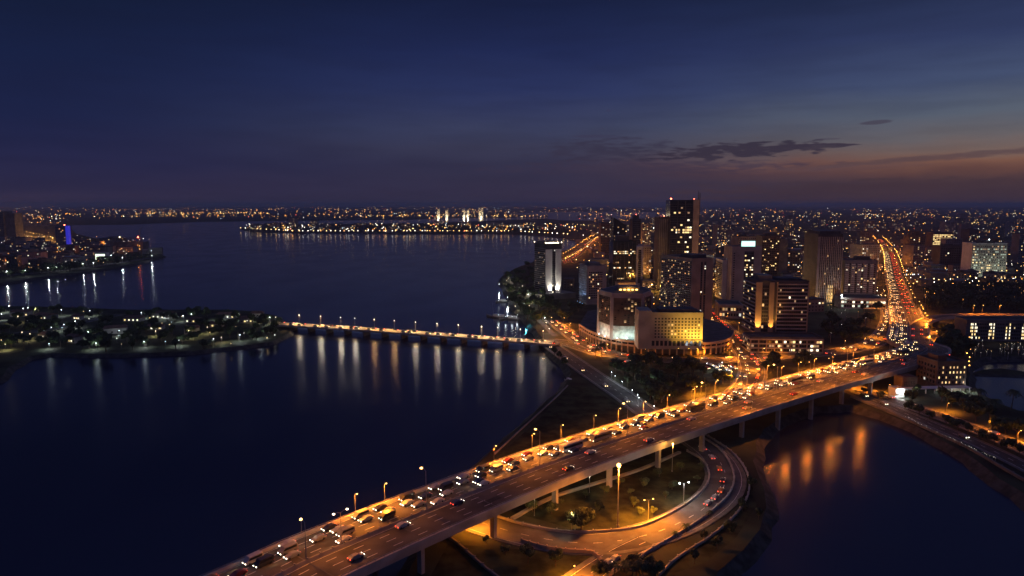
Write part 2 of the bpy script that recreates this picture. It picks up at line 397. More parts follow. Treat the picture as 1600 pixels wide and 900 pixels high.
def street_lamp(base, h, kind, em, c, power, label, group, yaw=0.0, lit=True, glow=None, glow_c=None):
    power *= LAMP_GAIN; base = Vector(base)
    if depth_of(base) > 1000 or 'back streets' in label:              # too small to tell apart: one shared mesh
        LMASS.tube(base, base + Vector((0, 0, h)), .12, .08, 5); LMASS.octa((base.x, base.y, base.z + h + .3), .5 if kind == 'single' else .45, 2 if em is e_wht else 1)
        MLIGHTS.append((base + Vector((0, -1, h - .3)), c, power)); NL[0] += 1; return None
    key = (kind, em.name)
    if key not in LM: LM[key] = lamp_mesh(kind, em)
    pole, arm, head = LM[key]; s = h / 10.0
    o = thing('street_lamp', label, 'street lamp', base, yaw, group); o.scale = (s, s, s)
    link('pole', pole, o); link('arm', arm, o)
    if kind == 'double':
        a = link('lamp_head', head, o); b_ = link('lamp_head', head, o); b_.rotation_euler = (0, 0, math.pi)
        lp = [(2.3, 0, 9.6), (-2.3, 0, 9.6)]; power = power / 2
    else:
        link('lamp_head', head, o); lp = [(0, -1.7, 9.55)] if kind == 'single' else [(0, -.5, 9.75)]
    if lit:
        if glow is None and kind == 'single': glow = power * .22; power *= 2.4
        for p in lp:
            NL[0] += 1
            if glow is None: light('lamp_light', 'POINT', o, p, c, power, .25 / s)
            else:                                                        # shielded lamp: most of its light goes down
                l = light('lamp_light', 'SPOT', o, p, c, power, .25 / s, spot_size=R(150), spot_blend=.5); light('lamp_glow', 'POINT', o, p, glow_c or c, glow, .25 / s)
    return o
def px_lamp(hx, hy, bx, by, zb): 
    b_ = G(bx, by, zb); de = depth_of(b_); h = max(4.0, (by - hy) / FPX * de * 1.02); return b_, h

# ------------------------------------------------------------------ the long bridge
edge_l = [(-75.7, 169.6), (-61.5, 191.3), (-18.2, 236.7), (19.8, 272.2), (69.2, 313.4), (139.1, 367.1), (191.1, 404.6), (233.6, 434.6), (266.9, 464.8)]
cl = []
for i, p in enumerate(edge_l):
    a = Vector(edge_l[max(0, i - 1)]); b_ = Vector(edge_l[min(len(edge_l) - 1, i + 1)]); d = (b_ - a).normalized()
    cl.append((p[0] + d.y * 14.3, p[1] - d.x * 14.3, 14.0))
cl[0] = (cl[1][0] - 14.5, cl[1][1] - 18.5, 14.0)
cl = [(cl[0][0] - 95, cl[0][1] - 118, 14.0), (cl[0][0] - 46, cl[0][1] - 57, 14.0)] + cl
far_px = [(1421, 532, 11.0), (1420, 510, 8.0), (1411, 480, 6.0)]
cl += [tuple(G(*q)) for q in far_px]
BR = spline(cl, 5.0)
bridge = thing('road_bridge', 'long concrete viaduct curving across the lagoon, eight lanes lit by orange lamps', 'bridge')
mb = MB(); sweep(mb, BR, [(-14.3, -.02), (14.3, -.02), (14.3, -2.3), (13.0, -2.3), (12.6, -1.3), (-12.6, -1.3), (-13.0, -2.3), (-14.3, -2.3)]); mb.build('deck', m_conc, bridge)
for a0, a1 in ((-13.6, -.7), (.7, 13.6)):
    mb = MB(); sweep(mb, BR, [(a0, .03), (a1, .03)], closed=False); mb.build('carriageway', m_deckasph, bridge)
for s in (-1, 1):
    mb = MB(); sweep(mb, BR, [(s * 13.7, -.01), (s * 14.5, -.01), (s * 14.5, -1.0), (s * 14.62, -1.0), (s * 14.62, .75), (s * 13.95, .75)]); pa = mb.build('parapet', m_conc, bridge)
    mb = MB(); sweep(mb, BR, [(s * 14.2, 1.2), (s * 14.3, 1.2), (s * 14.3, 1.3), (s * 14.2, 1.3)])
    for p, tt, _ in along(BR, 3.0):
        q = p + Vector((tt.y, -tt.x, 0)) * (s * 14.25); mb.rbox((q.x, q.y), tt, .12, .12, q.z + .75, q.z + 1.2)
    mb.build('railing', m_steel, pa)
mb = MB(); sweep(mb, BR, [(-.62, .02), (.62, .02), (.22, .9), (-.22, .9)]); mbr = mb.build('median_barrier', m_concd, bridge)
mb = MB()
for p, tt, _ in along(BR, 4.0):
    mb.rbox((p.x, p.y), tt, .3, .9, p.z + .9, p.z + 1.25)
mb.build('guard_post', m_steel, mbr, kind='stuff')
mb = MB()
for off in (-10.2, -6.9, -3.7, 3.7, 6.9, 10.2):
    for p, tt, _ in along(BR, 9.0, 2.0):
        c = p + Vector((tt.y, -tt.x, 0)) * off; u = tt * 1.7; r = Vector((tt.y, -tt.x, 0)) * .1
        mb.add([c - u - r + Vector((0, 0, .04)), c - u + r + Vector((0, 0, .04)), c + u + r + Vector((0, 0, .04)), c + u - r + Vector((0, 0, .04))], [(0, 1, 2, 3)])
for off in (-13.2, -1.1, 1.1, 13.2):
    sweep(mb, BR, [(off - .08, .04), (off + .08, .04)], closed=False)
mb.build('lane_marking', m_paint, bridge)
for p, tt, dd in along(BR, 30.0, 18.0):
    r_ = Vector((tt.y, -tt.x, 0)); k_ = MB(); k_.rbox((p.x, p.y), r_, 27, .35, p.z + .035, p.z + .05); k_.build('expansion_joint', m_dark, bridge)
for p, tt, dd in along(BR, 30.0, 18.0):
    if p.z < 10 or p.y < 60: continue
    r = Vector((tt.y, -tt.x, 0))
    mb = MB(); mb.rbox((p.x, p.y), r, 25, 1.5, p.z - 2.9, p.z - 1.32); cap = mb.build('pier_cap', m_conc, bridge)
    for s in (-11.6, 11.6):
        q = p + r * s; mb = MB(); mb.rbox((q.x, q.y), tt, 1.3, 1.9, -2, p.z - 2.91); mb.build('pier', m_conc, bridge)

m_patch = M('patched_asphalt', (.045, .042, .038), .85, .3, .4, .1); m_patch2 = M('pale_patch', (.11, .1, .085), .85, .3, .4, .1)
for p, tt, dd in along(BR, 17.0, 60.0):
    if rnd.random() < .75:
        r_ = Vector((tt.y, -tt.x, 0)); q = p + r_ * rnd.choice([-11.8, -8.5, -5.2, -2.4, 2.4, 5.2, 8.5, 11.8]); L_ = rnd.uniform(2, 13); k_ = MB(); w_ = rnd.uniform(.5, 1.4); u = tt * (L_ / 2)
        k_.add([q - u - r_ * w_ + Vector((0, 0, .036)), q - u + r_ * w_ + Vector((0, 0, .036)), q + u + r_ * w_ + Vector((0, 0, .036)), q + u - r_ * w_ + Vector((0, 0, .036))], [(0, 1, 2, 3)]); k_.build('asphalt_patch', rnd.choice([m_patch, m_patch, m_patch2]), bridge)
# ------------------------------------------------------------------ roads on the ground
ROADS = {}
def road(name, px, width, z=Z + .12, kerb=True, marks=True, mat=None, dash=8.0, step=5.0, median=False):
    P = spline([G(q[0], q[1], q[2] if len(q) > 2 else z) for q in px], step); h = width / 2
    mb = MB(); sweep(mb, P, [(-h, 0), (h, 0)], closed=False); o = mb.build(name, mat or m_asph, kind='structure')
    if kerb:
        k = MB()
        for s in (-1, 1): sweep(k, P, [(s * h, -.3), (s * (h + 1.6), -.3), (s * (h + 1.6), .13), (s * h, .13)])
        if median: sweep(k, P, [(-.8, .01), (.8, .01), (.8, .2), (-.8, .2)])
        k.build('road_kerb', m_pave, kind='structure')
    if marks:
        k = MB()
        for off in ([-h / 2, h / 2] if width > 14 else [0]):
            for p, tt, _ in along(P, dash, 2):
                c = p + Vector((tt.y, -tt.x, 0)) * off; c.z += .02
                u = tt * 1.5; r = Vector((tt.y, -tt.x, 0)) * .1
                k.add([c - u - r, c - u + r, c + u + r, c + u - r], [(0, 1, 2, 3)])
        for s in (-1, 1): sweep(k, P, [(s * (h - .35), .02), (s * (h - .2), .02)], closed=False)
        k.build('road_markings', m_paint, kind='structure')
    ROADS[name] = P
    for p in P[::2]: OBST.append((p.x, p.y, h + 1.5))
    return P
LOOP = road('loop_road', [(672, 785), (718, 803), (760, 819), (830, 838), (900, 848), (960, 846), (1030, 830), (1085, 804), (1122, 775), (1134, 745), (1120, 715), (1092, 692), (1060, 672), (1020, 648), (990, 630)], 12.5, mat=M('lit_tone_asphalt', (.105, .098, .088), .85, .3, .15, .15))  # asphalt colour raised so the loop road looks more strongly lit
road('slip_road', [(1010, 846), (975, 863), (940, 884), (900, 912), (850, 950)], 7.5, z=Z + .2)
RRD = road('riverside_road', [(1290, 588), (1330, 603), (1400, 627), (1470, 651), (1540, 676), (1610, 706), (1720, 757)], 9.5)
RR2 = road('riverside_road', [(1300, 602), (1340, 616), (1400, 640), (1460, 665), (1520, 690), (1580, 718), (1690, 775)], 7)
RING = road('ring_road', [(846, 534, 5.0), (872, 533), (900, 540), (940, 552), (990, 559), (1040, 562), (1100, 563), (1160, 561), (1230, 556), (1300, 550), (1352, 541), (1380, 525), (1392, 500), (1390, 475)], 15)
UPR = road('avenue', [(862, 500), (885, 518), (915, 538), (960, 553), (985, 557)], 11, z=Z + .2)
DIAG = road('diagonal_road', [(862, 540), (890, 560), (930, 588), (975, 618), (1010, 643), (1060, 672)], 12, z=Z + .16)
STR = road('avenue', [(1090, 470), (1115, 497), (1140, 522), (1163, 548), (1176, 575), (1170, 598), (1150, 622)], 15, z=Z + .2)
BLV = road('boulevard', [(1411, 480, 6.0), (1406, 467, 5.5), (1405, 457, 5.0), (1400, 444, 5.0), (1396, 428, 4.6), (1393, 412, 4.3), (1389, 398, 4.0), (1381, 385, 4.0), (1371, 374, 4.0)], 21, median=True)
NTH = road('boulevard', [(872, 412), (893, 402), (912, 388), (926, 376), (940, 369)], 22, z=Z + .2, median=True)
CRS = road('cross_street', [(862, 409), (900, 409), (960, 408), (1045, 411), (1100, 412)], 14, z=Z + .25)
LPR = road('peninsula_road', [(-20, 357), (28, 366), (55, 371), (84, 379)], 22, z=2.9, marks=False)
LPQ = road('quay_road', [(0, 431), (60, 426), (120, 420), (190, 410), (235, 403)], 9, z=2.9, marks=False)
ISR = road('island_path', [(0, 546), (60, 545), (140, 548), (210, 545), (290, 540), (350, 536), (400, 524), (446, 508)], 6, z=2.4, kerb=False, marks=False, mat=m_ground)
ISP = road('island_path', [(20, 522), (80, 514), (130, 503), (190, 491)], 8, z=2.45, marks=False)
SHR = road('shore_road', [(800, 432), (800, 450), (815, 470), (830, 488), (850, 508), (868, 525)], 5, z=Z + .22, kerb=False, marks=False)
road('apron', [(1400, 572), (1425, 562), (1445, 548), (1452, 532), (1446, 516)], 17, z=Z + .3, marks=False)
for p in BR[::2]: OBST.append((p.x, p.y, 17))
# low walls and walkway round the loop
def wallline(name, label, px, z, hgt, th, mat, group=None, posts=0.0):
    P = spline([G(x, y, z) for x, y in px], 4.0); mb = MB()
    sweep(mb, P, [(-th / 2, -.2), (th / 2, -.2), (th / 2, hgt), (-th / 2, hgt)]); o = mb.build(name, mat); tag(o, label, 'wall' if 'wall' in name else 'railing', group)
    if posts:
        mb = MB()
        for p, tt, _ in along(P, posts): mb.rbox((p.x, p.y), tt, .35, th + .25, p.z - .2, p.z + hgt + .3)
        mb.build('post', mat, o)
    return P
wallline('boundary_wall', 'low pale wall following the outer edge of the loop road', [(1065, 666), (1100, 686), (1128, 706), (1146, 740), (1140, 772), (1105, 806), (1050, 842), (1005, 868), (985, 890)], Z, 1.0, .5, m_conc, posts=6)
wallline('boundary_wall', 'low pale wall along the inner edge of the loop road', [(1074, 706), (1100, 722), (1108, 748), (1095, 770), (1060, 797), (1000, 824), (940, 832), (880, 832), (820, 822), (770, 806)], Z, .9, .5, m_conc, posts=6)
wallline('boundary_wall', 'outermost low wall beside the pond walkway', [(1098, 678), (1140, 705), (1165, 735), (1170, 770), (1150, 805), (1110, 840), (1060, 872), (1030, 900)], Z, .9, .45, m_conc, posts=5)
wallline('boundary_wall', 'pale wall with open piers below the loop road, above the scrub', [(815, 848), (850, 858), (890, 864), (925, 866), (940, 880)], Z, 1.3, .5, m_beige, posts=3)
wallline('boundary_wall', 'long low wall running under the viaduct through the lawn', [(800, 812), (860, 780), (930, 757), (1000, 735), (1062, 708)], Z, .8, 1.4, m_conc)
wallline('retaining_wall', 'stone retaining wall with small lights above the pond', [(1330, 621), (1400, 650), (1450, 672), (1510, 700), (1570, 735), (1640, 775)], Z, 1.2, .8, m_concd, posts=7)
wallline('boundary_wall', 'low wall on the lagoon side of the dark field', [(887, 603), (868, 622), (840, 648), (803, 682), (773, 710)], Z, .6, .6, m_concd)
wallline('boundary_wall', 'dark kerb wall beside the water under the viaduct', [(690, 834), (712, 848), (735, 868), (760, 890), (790, 912)], Z, .8, .6, m_concd, posts=5)

# low bridge to the island
lb = thing('low_bridge', 'low flat bridge between the island and the towers, thirteen pale globe lamps', 'bridge')
LB = spline([G(430, 505, 5.2), G(455, 507, 5.2), G(560, 513.5, 5.2), G(700, 523.5, 5.2), G(845, 534.5, 5.2), G(862, 536, 5.0)], 6)
mb = MB(); sweep(mb, LB, [(-6.5, 0), (6.5, 0), (6.5, -1.3), (-6.5, -1.3)]); mb.build('deck', m_conc, lb)
mb = MB(); sweep(mb, LB, [(-5.6, .03), (5.6, .03)], closed=False); mb.build('carriageway', M('pale_lit_tone_asphalt', (.15, .14, .12), .8, .25, .2, .1), lb)  # paler asphalt colour stands in for stronger lamp light on the deck
for s in (-1, 1):
    mb = MB(); sweep(mb, LB, [(s * 6.1, .01), (s * 6.52, .01), (s * 6.52, .3), (s * 6.1, .3)]); mb.build('parapet', m_conc, lb)
for p, tt, _ in along(LB, 18.0, 20.0):
    mb = MB(); mb.rbox((p.x, p.y), tt, 1.4, 10, -3, p.z - 1.31); mb.build('pier', m_concd, lb)
for p in LB[::2]: OBST.append((p.x, p.y, 9))
LBL = [(461, 497), (491, 497), (521.5, 498), (551, 502), (582, 504), (612, 506), (644, 508), (676, 510), (709, 513), (742, 515), (776, 517), (811, 520), (845, 522)]
for i, (x, y) in enumerate(LBL):
    # stand each one on the far kerb of the bridge
    best = min(LB, key=lambda p: abs(proj(p)[0] - x)); j = LB.index(best); tt = frames(LB)[j]; q = best + Vector((-tt.y, tt.x, 0)) * 5.9
    q.z = best.z + .9
    street_lamp(q, 6.6, 'globe', e_warm, (1, .55, .2), 80000, f'pale globe lamp on the low bridge, {nth(i)} from the island', 'globe lamps on the low bridge', glow=4000 if i not in (4, 5) else 4200, glow_c=(1, .86, .66) if i not in (4, 5) else None)

# flyover at the far right
fo = thing('flyover', 'narrow orange-lit flyover above the long apartment block', 'bridge')
FO = spline([G(1422, 530, 5.0), G(1432, 510, 8.0), G(1452, 499, 11.0), G(1485, 494, 12.0), G(1540, 493, 12.0), G(1640, 494, 12.0), G(1800, 497, 12.0)], 6)
mb = MB(); sweep(mb, FO, [(-5.5, 0), (5.5, 0), (5.5, -1.4), (-5.5, -1.4)]); mb.build('deck', m_conc, fo)
mb = MB(); sweep(mb, FO, [(-4.8, .03), (4.8, .03)], closed=False); mb.build('carriageway', m_deckasph, fo)
for s in (-1, 1):
    mb = MB(); sweep(mb, FO, [(s * 5.1, .01), (s * 5.52, .01), (s * 5.52, 1.0), (s * 5.1, 1.0)]); mb.build('parapet', m_conc, fo)
for p, tt, _ in along(FO, 24.0, 40.0):
    if p.z > 7: mb = MB(); mb.rbox((p.x, p.y), tt, 1.4, 5, Z - 1, p.z - 1.41); mb.build('pier', m_concd, fo)
for p in FO[::2]: OBST.append((p.x, p.y, 8))

# ------------------------------------------------------------------ lamps, row by row
TB = frames(BR)
def bridge_side(x, off):                                 # point on the bridge, off metres right of its axis, seen at column x
    best, bj = None, 1e9
    for i, p in enumerate(BR):
        q = p + Vector((TB[i].y, -TB[i].x, 0)) * off
        if q.y < 100: continue
        e = abs(proj(q)[0] - x)
        if e < bj: bj = e; best = (q, TB[i])
    return best
PB = 26000
i = 0
for x, y in [(560, 780), (590, 766), (770, 706), (826, 688), (879, 670), (926, 656), (971, 640), (1007, 629), (1045, 617), (1083, 604), (1122, 594), (1170, 583), (1218, 575), (1246, 569), (1268, 563), (1298, 556), (1332, 548), (1366, 538)]:
    q, tt = bridge_side(x, -14.1); q = q.copy(); q.z += .75
    h = (proj(q)[1] - y) / FPX * depth_of(q) * 1.05
    street_lamp(q, max(6.5, min(11, h)), 'single', e_sod, SOD, PB * (2.4 if i < 2 else 4.0 if i < 8 else 4.6), f'orange street lamp on the lagoon-side parapet of the viaduct, {nth(i)} from its near end', 'parapet lamps on the viaduct', math.atan2(tt.y, tt.x), glow=1600); i += 1
for i, (x, y, kd, col_) in enumerate([(493, 815, 'single', 0), (526, 800, 'double', 1), (656, 735, 'single', 0), (838, 668, 'single', 2), (985, 628, 'single', 2), (1105, 598, 'single', 2), (1215, 560, 'single', 2), (1325, 540, 'single', 2)]):
    q, tt = bridge_side(x, 0); q = q.copy(); q.z += .9
    h = (proj(q)[1] - y) / FPX * depth_of(q) * 1.05
    street_lamp(q, max(8, min(13, h)), kd, e_sod if col_ != 1 else e_warm, SOD, PB * (.5 if i < 3 else 1.2), f'tall {"twin-headed pale" if col_ == 1 else "orange"} lamp on the viaduct median, {nth(i)} from its near end', 'median lamps on the viaduct', math.atan2(tt.y, tt.x) + math.pi, glow=900)
for i, (hx, hy, bx, by, kd, em, c, pw, lab) in enumerate([
    (964, 728, 965, 824, 'globe', e_sod, SOD, 230000, 'tall orange lamp on the lawn inside the loop road'),
    (1047, 694, 1050, 737, 'globe', e_sod, SODY, 11000, 'bright orange floodlight post beside a viaduct pier'),
    (895, 801, 893, 828, 'globe', e_sod, (1, .75, .35), 9000, 'yellow lamp beside the bushy tree under the viaduct'),
    (1014, 780, 1013, 812, 'double', e_sod, SOD, 130000, 'twin-headed orange lamp on the inner verge of the loop'),
    (1070, 754, 1068, 788, 'double', e_wht, (.95, .95, .9), 12000, 'twin-headed white lamp on the lawn near the loop bend'),
    (898, 886, 898, 916, 'single', e_sod, SOD, 60000, 'orange lamp beside the slip road and palms'),
    (922, 743, 921, 770, 'globe', e_warm, (1, .85, .55), 2500, 'small pale lamp in the shade under the viaduct deck'),
    (836, 778, 835, 806, 'globe', e_warm, (1, .85, .55), 1500, 'small lamp under the viaduct beside the near piers'),
    (745, 806, 747, 828, 'globe', e_sod, SOD, 60000, 'orange lamp where the loop road passes under the viaduct'),
    (475, 833, 478, 856, 'globe', e_warm, (1, .85, .6), 800, 'small pale lamp low beside the viaduct parapet')]):
    b_, h = px_lamp(hx, hy, bx, by, Z if i < 9 else 8.0)
    if i == 9:
        q, tt = bridge_side(476, -14.2); b_ = q + Vector((0, 0, .75)); h = 4.5
    street_lamp(b_, h, kd, em, c, pw, lab, None, rnd.uniform(0, 6) if kd == 'single' else .3, glow={0: 4000, 3: 2500, 8: 6000}.get(i))
for i, (hx, hy, bx, by) in enumerate([(1041, 537, 1041, 552), (1096, 542, 1094, 556), (972, 533, 970, 545), (880, 497, 880, 508), (890, 505, 890, 516), (930, 540, 930, 553), (1010, 546, 1010, 559), (1140, 548, 1140, 562), (1218, 542, 1218, 556), (1181, 565, 1181, 580), (1322, 533, 1321, 547), (1352, 528, 1350, 541), (1375, 515, 1374, 528),
        (1298, 560, 1297, 573), (1268, 566, 1266, 579), (1150, 591, 1150, 606), (1158, 587, 1158, 602), (1122, 597, 1120, 611), (1095, 604, 1094, 617), (1083, 608, 1081, 620)]):
    b_, h = px_lamp(hx, hy, bx, by, Z); street_lamp(b_, h, 'single', e_sod, SOD, 34000, f'orange street lamp along the ring road, {nth(i)} of its row', 'lamps along the ring road', rnd.uniform(0, 6))
for i, x in enumerate((1489, 1506, 1533, 1570, 1610)):
    best = min(FO[20:], key=lambda p: abs(proj(p)[0] - x)); street_lamp(best + Vector((0, 5.2, 1.0)), 7.5, 'single', e_sod, SOD, 16000, f'orange lamp on the flyover, {nth(i)} from the boulevard', 'lamps on the flyover', 0)
for i, (hx, hy, bx, by) in enumerate([(1335, 594, 1336, 606), (1350, 598, 1350, 611), (1391, 601, 1392, 615), (1480, 630, 1479, 644), (1549, 655, 1549, 672), (1590, 672, 1590, 690), (1310, 588, 1310, 600)]):
    b_, h = px_lamp(hx, hy, bx, by, Z); street_lamp(b_, h, 'single', e_sod, SOD, 20000, f'orange lamp on the riverside road, {nth(i)} from the viaduct', 'lamps on the riverside road', rnd.uniform(0, 6))
for i, (hx, hy, bx, by) in enumerate([(1450, 503, 1450, 519), (1463, 517, 1463, 533), (1449, 524, 1449, 541)]):
    b_, h = px_lamp(hx, hy, bx, by, Z); street_lamp(b_, h, 'single', e_sod, SOD, 60000, f'orange lamp on the turning apron under the flyover, {nth(i)} from the boulevard', 'lamps on the apron', rnd.uniform(0, 6))
for i, x in enumerate((1170, 1232, 1272, 1310, 1352)):
    q, tt = bridge_side(x, 14.1); q = q.copy(); q.z += .75
    street_lamp(q, 8.0, 'single', e_sod, SOD, 30000, f'orange lamp on the pond-side parapet of the viaduct, {nth(i)} from the near end', 'pond-side lamps on the viaduct', math.atan2(tt.y, tt.x) + math.pi, glow=6500)
k = 0
for p, tt, dd in along(BR, 30.0, 10.0):  # lamps added to brighten the dark bend between viaduct and boulevard
    if dd < plen(BR) - 120: continue
    for sd in (-1, 1):
        q = p + Vector((tt.y, -tt.x, 0)) * (sd * 14.1); q.z += .75
        street_lamp(q, 8.5, 'single', e_sod, SOD, 44000, f'added orange lamp brightening the viaduct where it runs into the boulevard, {nth(k)} along', 'added lamps at the head of the viaduct', math.atan2(tt.y, tt.x) + (math.pi if sd > 0 else 0)); k += 1
n_ = 0
for s in (-1, 1):
    for k, (p, tt, dd) in enumerate(along(BLV, 38.0, 6.0)):
        q = p + Vector((tt.y, -tt.x, 0)) * (s * 12.0); street_lamp(q, 10, 'single', e_sod, SOD, 17000, f'orange lamp on the {"west" if s < 0 else "east"} kerb of the red-and-white boulevard, {nth(k)} from the viaduct', 'lamps along the boulevard', math.atan2(tt.y, tt.x) + (math.pi if s > 0 else 0))
for k, (p, tt, dd) in enumerate(along(NTH, 40.0, 6.0)):
    for s in (-1, 1):
        q = p + Vector((tt.y, -tt.x, 0)) * (s * 12.5); street_lamp(q, 10, 'single', e_sod, SOD, 24000, f'orange lamp on the {"shore" if s < 0 else "town"} side of the waterfront boulevard, {nth(k)} up', 'lamps along the waterfront boulevard', 0)
for k, (p, tt, dd) in enumerate(along(CRS, 70.0, 30.0)):
    street_lamp(p + Vector((0, 8.6, 0)), 9, 'single', e_sod, SOD, 14000, f'orange lamp on the cross street behind the towers, {nth(k)} from the water', 'lamps on the cross street', 0)
for k, (p, tt, dd) in enumerate(along(STR, 26.0, 8.0)):
    s = -1 if k % 2 else 1; q = p + Vector((tt.y, -tt.x, 0)) * (s * 9.0); street_lamp(q, 8, 'single', e_sod, SOD, 16000, f'orange lamp on the avenue between the lit blocks, {nth(k)} from its far end', 'lamps on the avenue', 0)
for k, (p, tt, dd) in enumerate(along(UPR, 24.0, 8.0)):
    q = p + Vector((tt.y, -tt.x, 0)) * 7.0; street_lamp(q, 8, 'single', e_sod, SOD, 20000, f'orange lamp on the avenue round the curved podium, {nth(k)} from the shore', 'lamps beside the curved podium', 0, glow=7000)
k = 0
for _ in range(400):
    px, py = rnd.uniform(890, 1390), rnd.uniform(345, 474)
    P = G(px, py, Z)
    if k >= 46 or (px < 960 and py > 390) or not clear(P.x, P.y, 2): continue
    k += 1; cool = rnd.random() < .25; street_lamp(P, 8.5, 'single', e_wht if cool else e_sod, (1, .9, .7) if cool else SODY, 60000, f'{"pale" if cool else "orange"} lamp in the back streets between the towers, {nth(k - 1)} counted', 'lamps in the back streets', rnd.uniform(0, 6))
def zl(zx, zy): return zx * .3221, 310 + zy * .3221
k = 0
for zx, zy in [(5, 520), (45, 518), (115, 530), (138, 527), (175, 533), (300, 537), (438, 545), (687, 555), (803, 560), (890, 570), (930, 560), (1060, 567), (1160, 567), (1225, 565), (1258, 572), (1310, 578), (1338, 577), (110, 650), (148, 657), (252, 627),
               (312, 612), (367, 597), (430, 648), (580, 642), (757, 643), (918, 642), (1007, 625), (1038, 682), (1075, 675), (1165, 663), (1265, 650), (28, 708), (240, 706), (468, 703), (700, 695), (870, 690), (10, 562), (90, 570)]:
    x, y = zl(zx, zy); cool = rnd.random() < .6
    b_, h = px_lamp(x, y, x, y + rnd.uniform(8, 11), 2.2)
    street_lamp(b_, min(h, 6), 'globe', e_wht if cool else e_warm, (.8, .92, 1) if cool else (1, .82, .45), 16000, f'small {"white" if cool else "yellowish"} lamp among the island trees, {nth(k)} counted', 'white lamps on the wooded island', glow=1100); k += 1
k = 0
for zx, zy, big in [(30, 317, 1), (190, 303, 1), (237, 178, 2), (445, 270, 1), (497, 222, 1), (590, 255, 1), (670, 245, 2), (315, 290, 1), (365, 322, 0), (100, 290, 1), (360, 205, 1), (440, 215, 1), (735, 265, 0), (738, 292, 0), (595, 303, 0), (510, 310, 0), (455, 330, 0), (318, 342, 0), (235, 355, 0),
                    (125, 370, 0), (35, 375, 0), (400, 255, 1), (280, 250, 1), (60, 310, 1), (150, 320, 1), (60, 230, 1), (540, 290, 0), (405, 335, 0), (275, 350, 0)]:
    x, y = zl(zx, zy); b_ = G(x, y + 3, 2.6); h = 9 if big < 2 else 14
    street_lamp(b_, h, 'globe', e_sod if big else e_wht, SOD if big else (.9, .95, 1), [9000, 14000, 13000][big], f'{"orange" if big else "white"} lamp on the built-up peninsula across the water, {nth(k)} counted', 'lamps on the far peninsula'); k += 1
for k, (p, tt, dd) in enumerate(along(LPR, 60.0, 100.0)):
    street_lamp(p + Vector((0, 12, 0)), 11, 'single', e_sod, SODY, 110000, f'orange lamp on the peninsula approach road, {nth(k)} along', 'lamps on the peninsula road', 0)
k = 0
for zx, zy in [(210, 72), (225, 95), (205, 118), (128, 155), (222, 180), (360, 172), (387, 200), (315, 260), (385, 310), (212, 290), (290, 383), (435, 380), (462, 405), (517, 440), (570, 485), (585, 505), (490, 290), (535, 320), (420, 260), (455, 305), (600, 555), (630, 620), (275, 240), (405, 250)]:
    x, y = 760 + zx * .1555, 420 + zy * .1555; b_, h = px_lamp(x, y, x, y + 5, Z); cool = k % 3 == 0 or zx == 385
    street_lamp(b_, min(6, h), 'globe', e_wht if cool else e_warm, (.85, .95, 1) if cool else (1, .85, .5), 20000 if zx == 385 else 6000, f'{"white" if cool else "yellowish"} lamp by the wooded shore below the hotel tower, {nth(k)} counted', 'lamps along the wooded shore'); k += 1
k = 0
for zx, zy in [(583, 385), (603, 408), (645, 442), (797, 432), (703, 493), (735, 522), (742, 540), (887, 503), (832, 590), (728, 368), (1140, 330), (1180, 345), (1215, 350), (1283, 350), (1255, 370), (690, 320), (612, 325), (1230, 325)]:
    x, y = 800 + zx * .2667, 480 + zy * .2667; b_, h = px_lamp(x, y, x, y + 9, Z)
    street_lamp(b_, min(5, h), 'globe', e_wht, (.82, .92, 1), 2000, f'white lamp in the dark park behind the viaduct, {nth(k)} counted', 'white lamps in the park'); k += 1

lm_o = LMASS.build('far_street_lamps', [m_steel, e_sod, e_wht], kind='stuff'); lm_o['label'] = 'small street lamps of the far streets and shores'; lm_o['category'] = 'street lamps'
for p_, c_, w_ in MLIGHTS: light('lamp_light', 'POINT', lm_o, p_, c_, w_, .4)
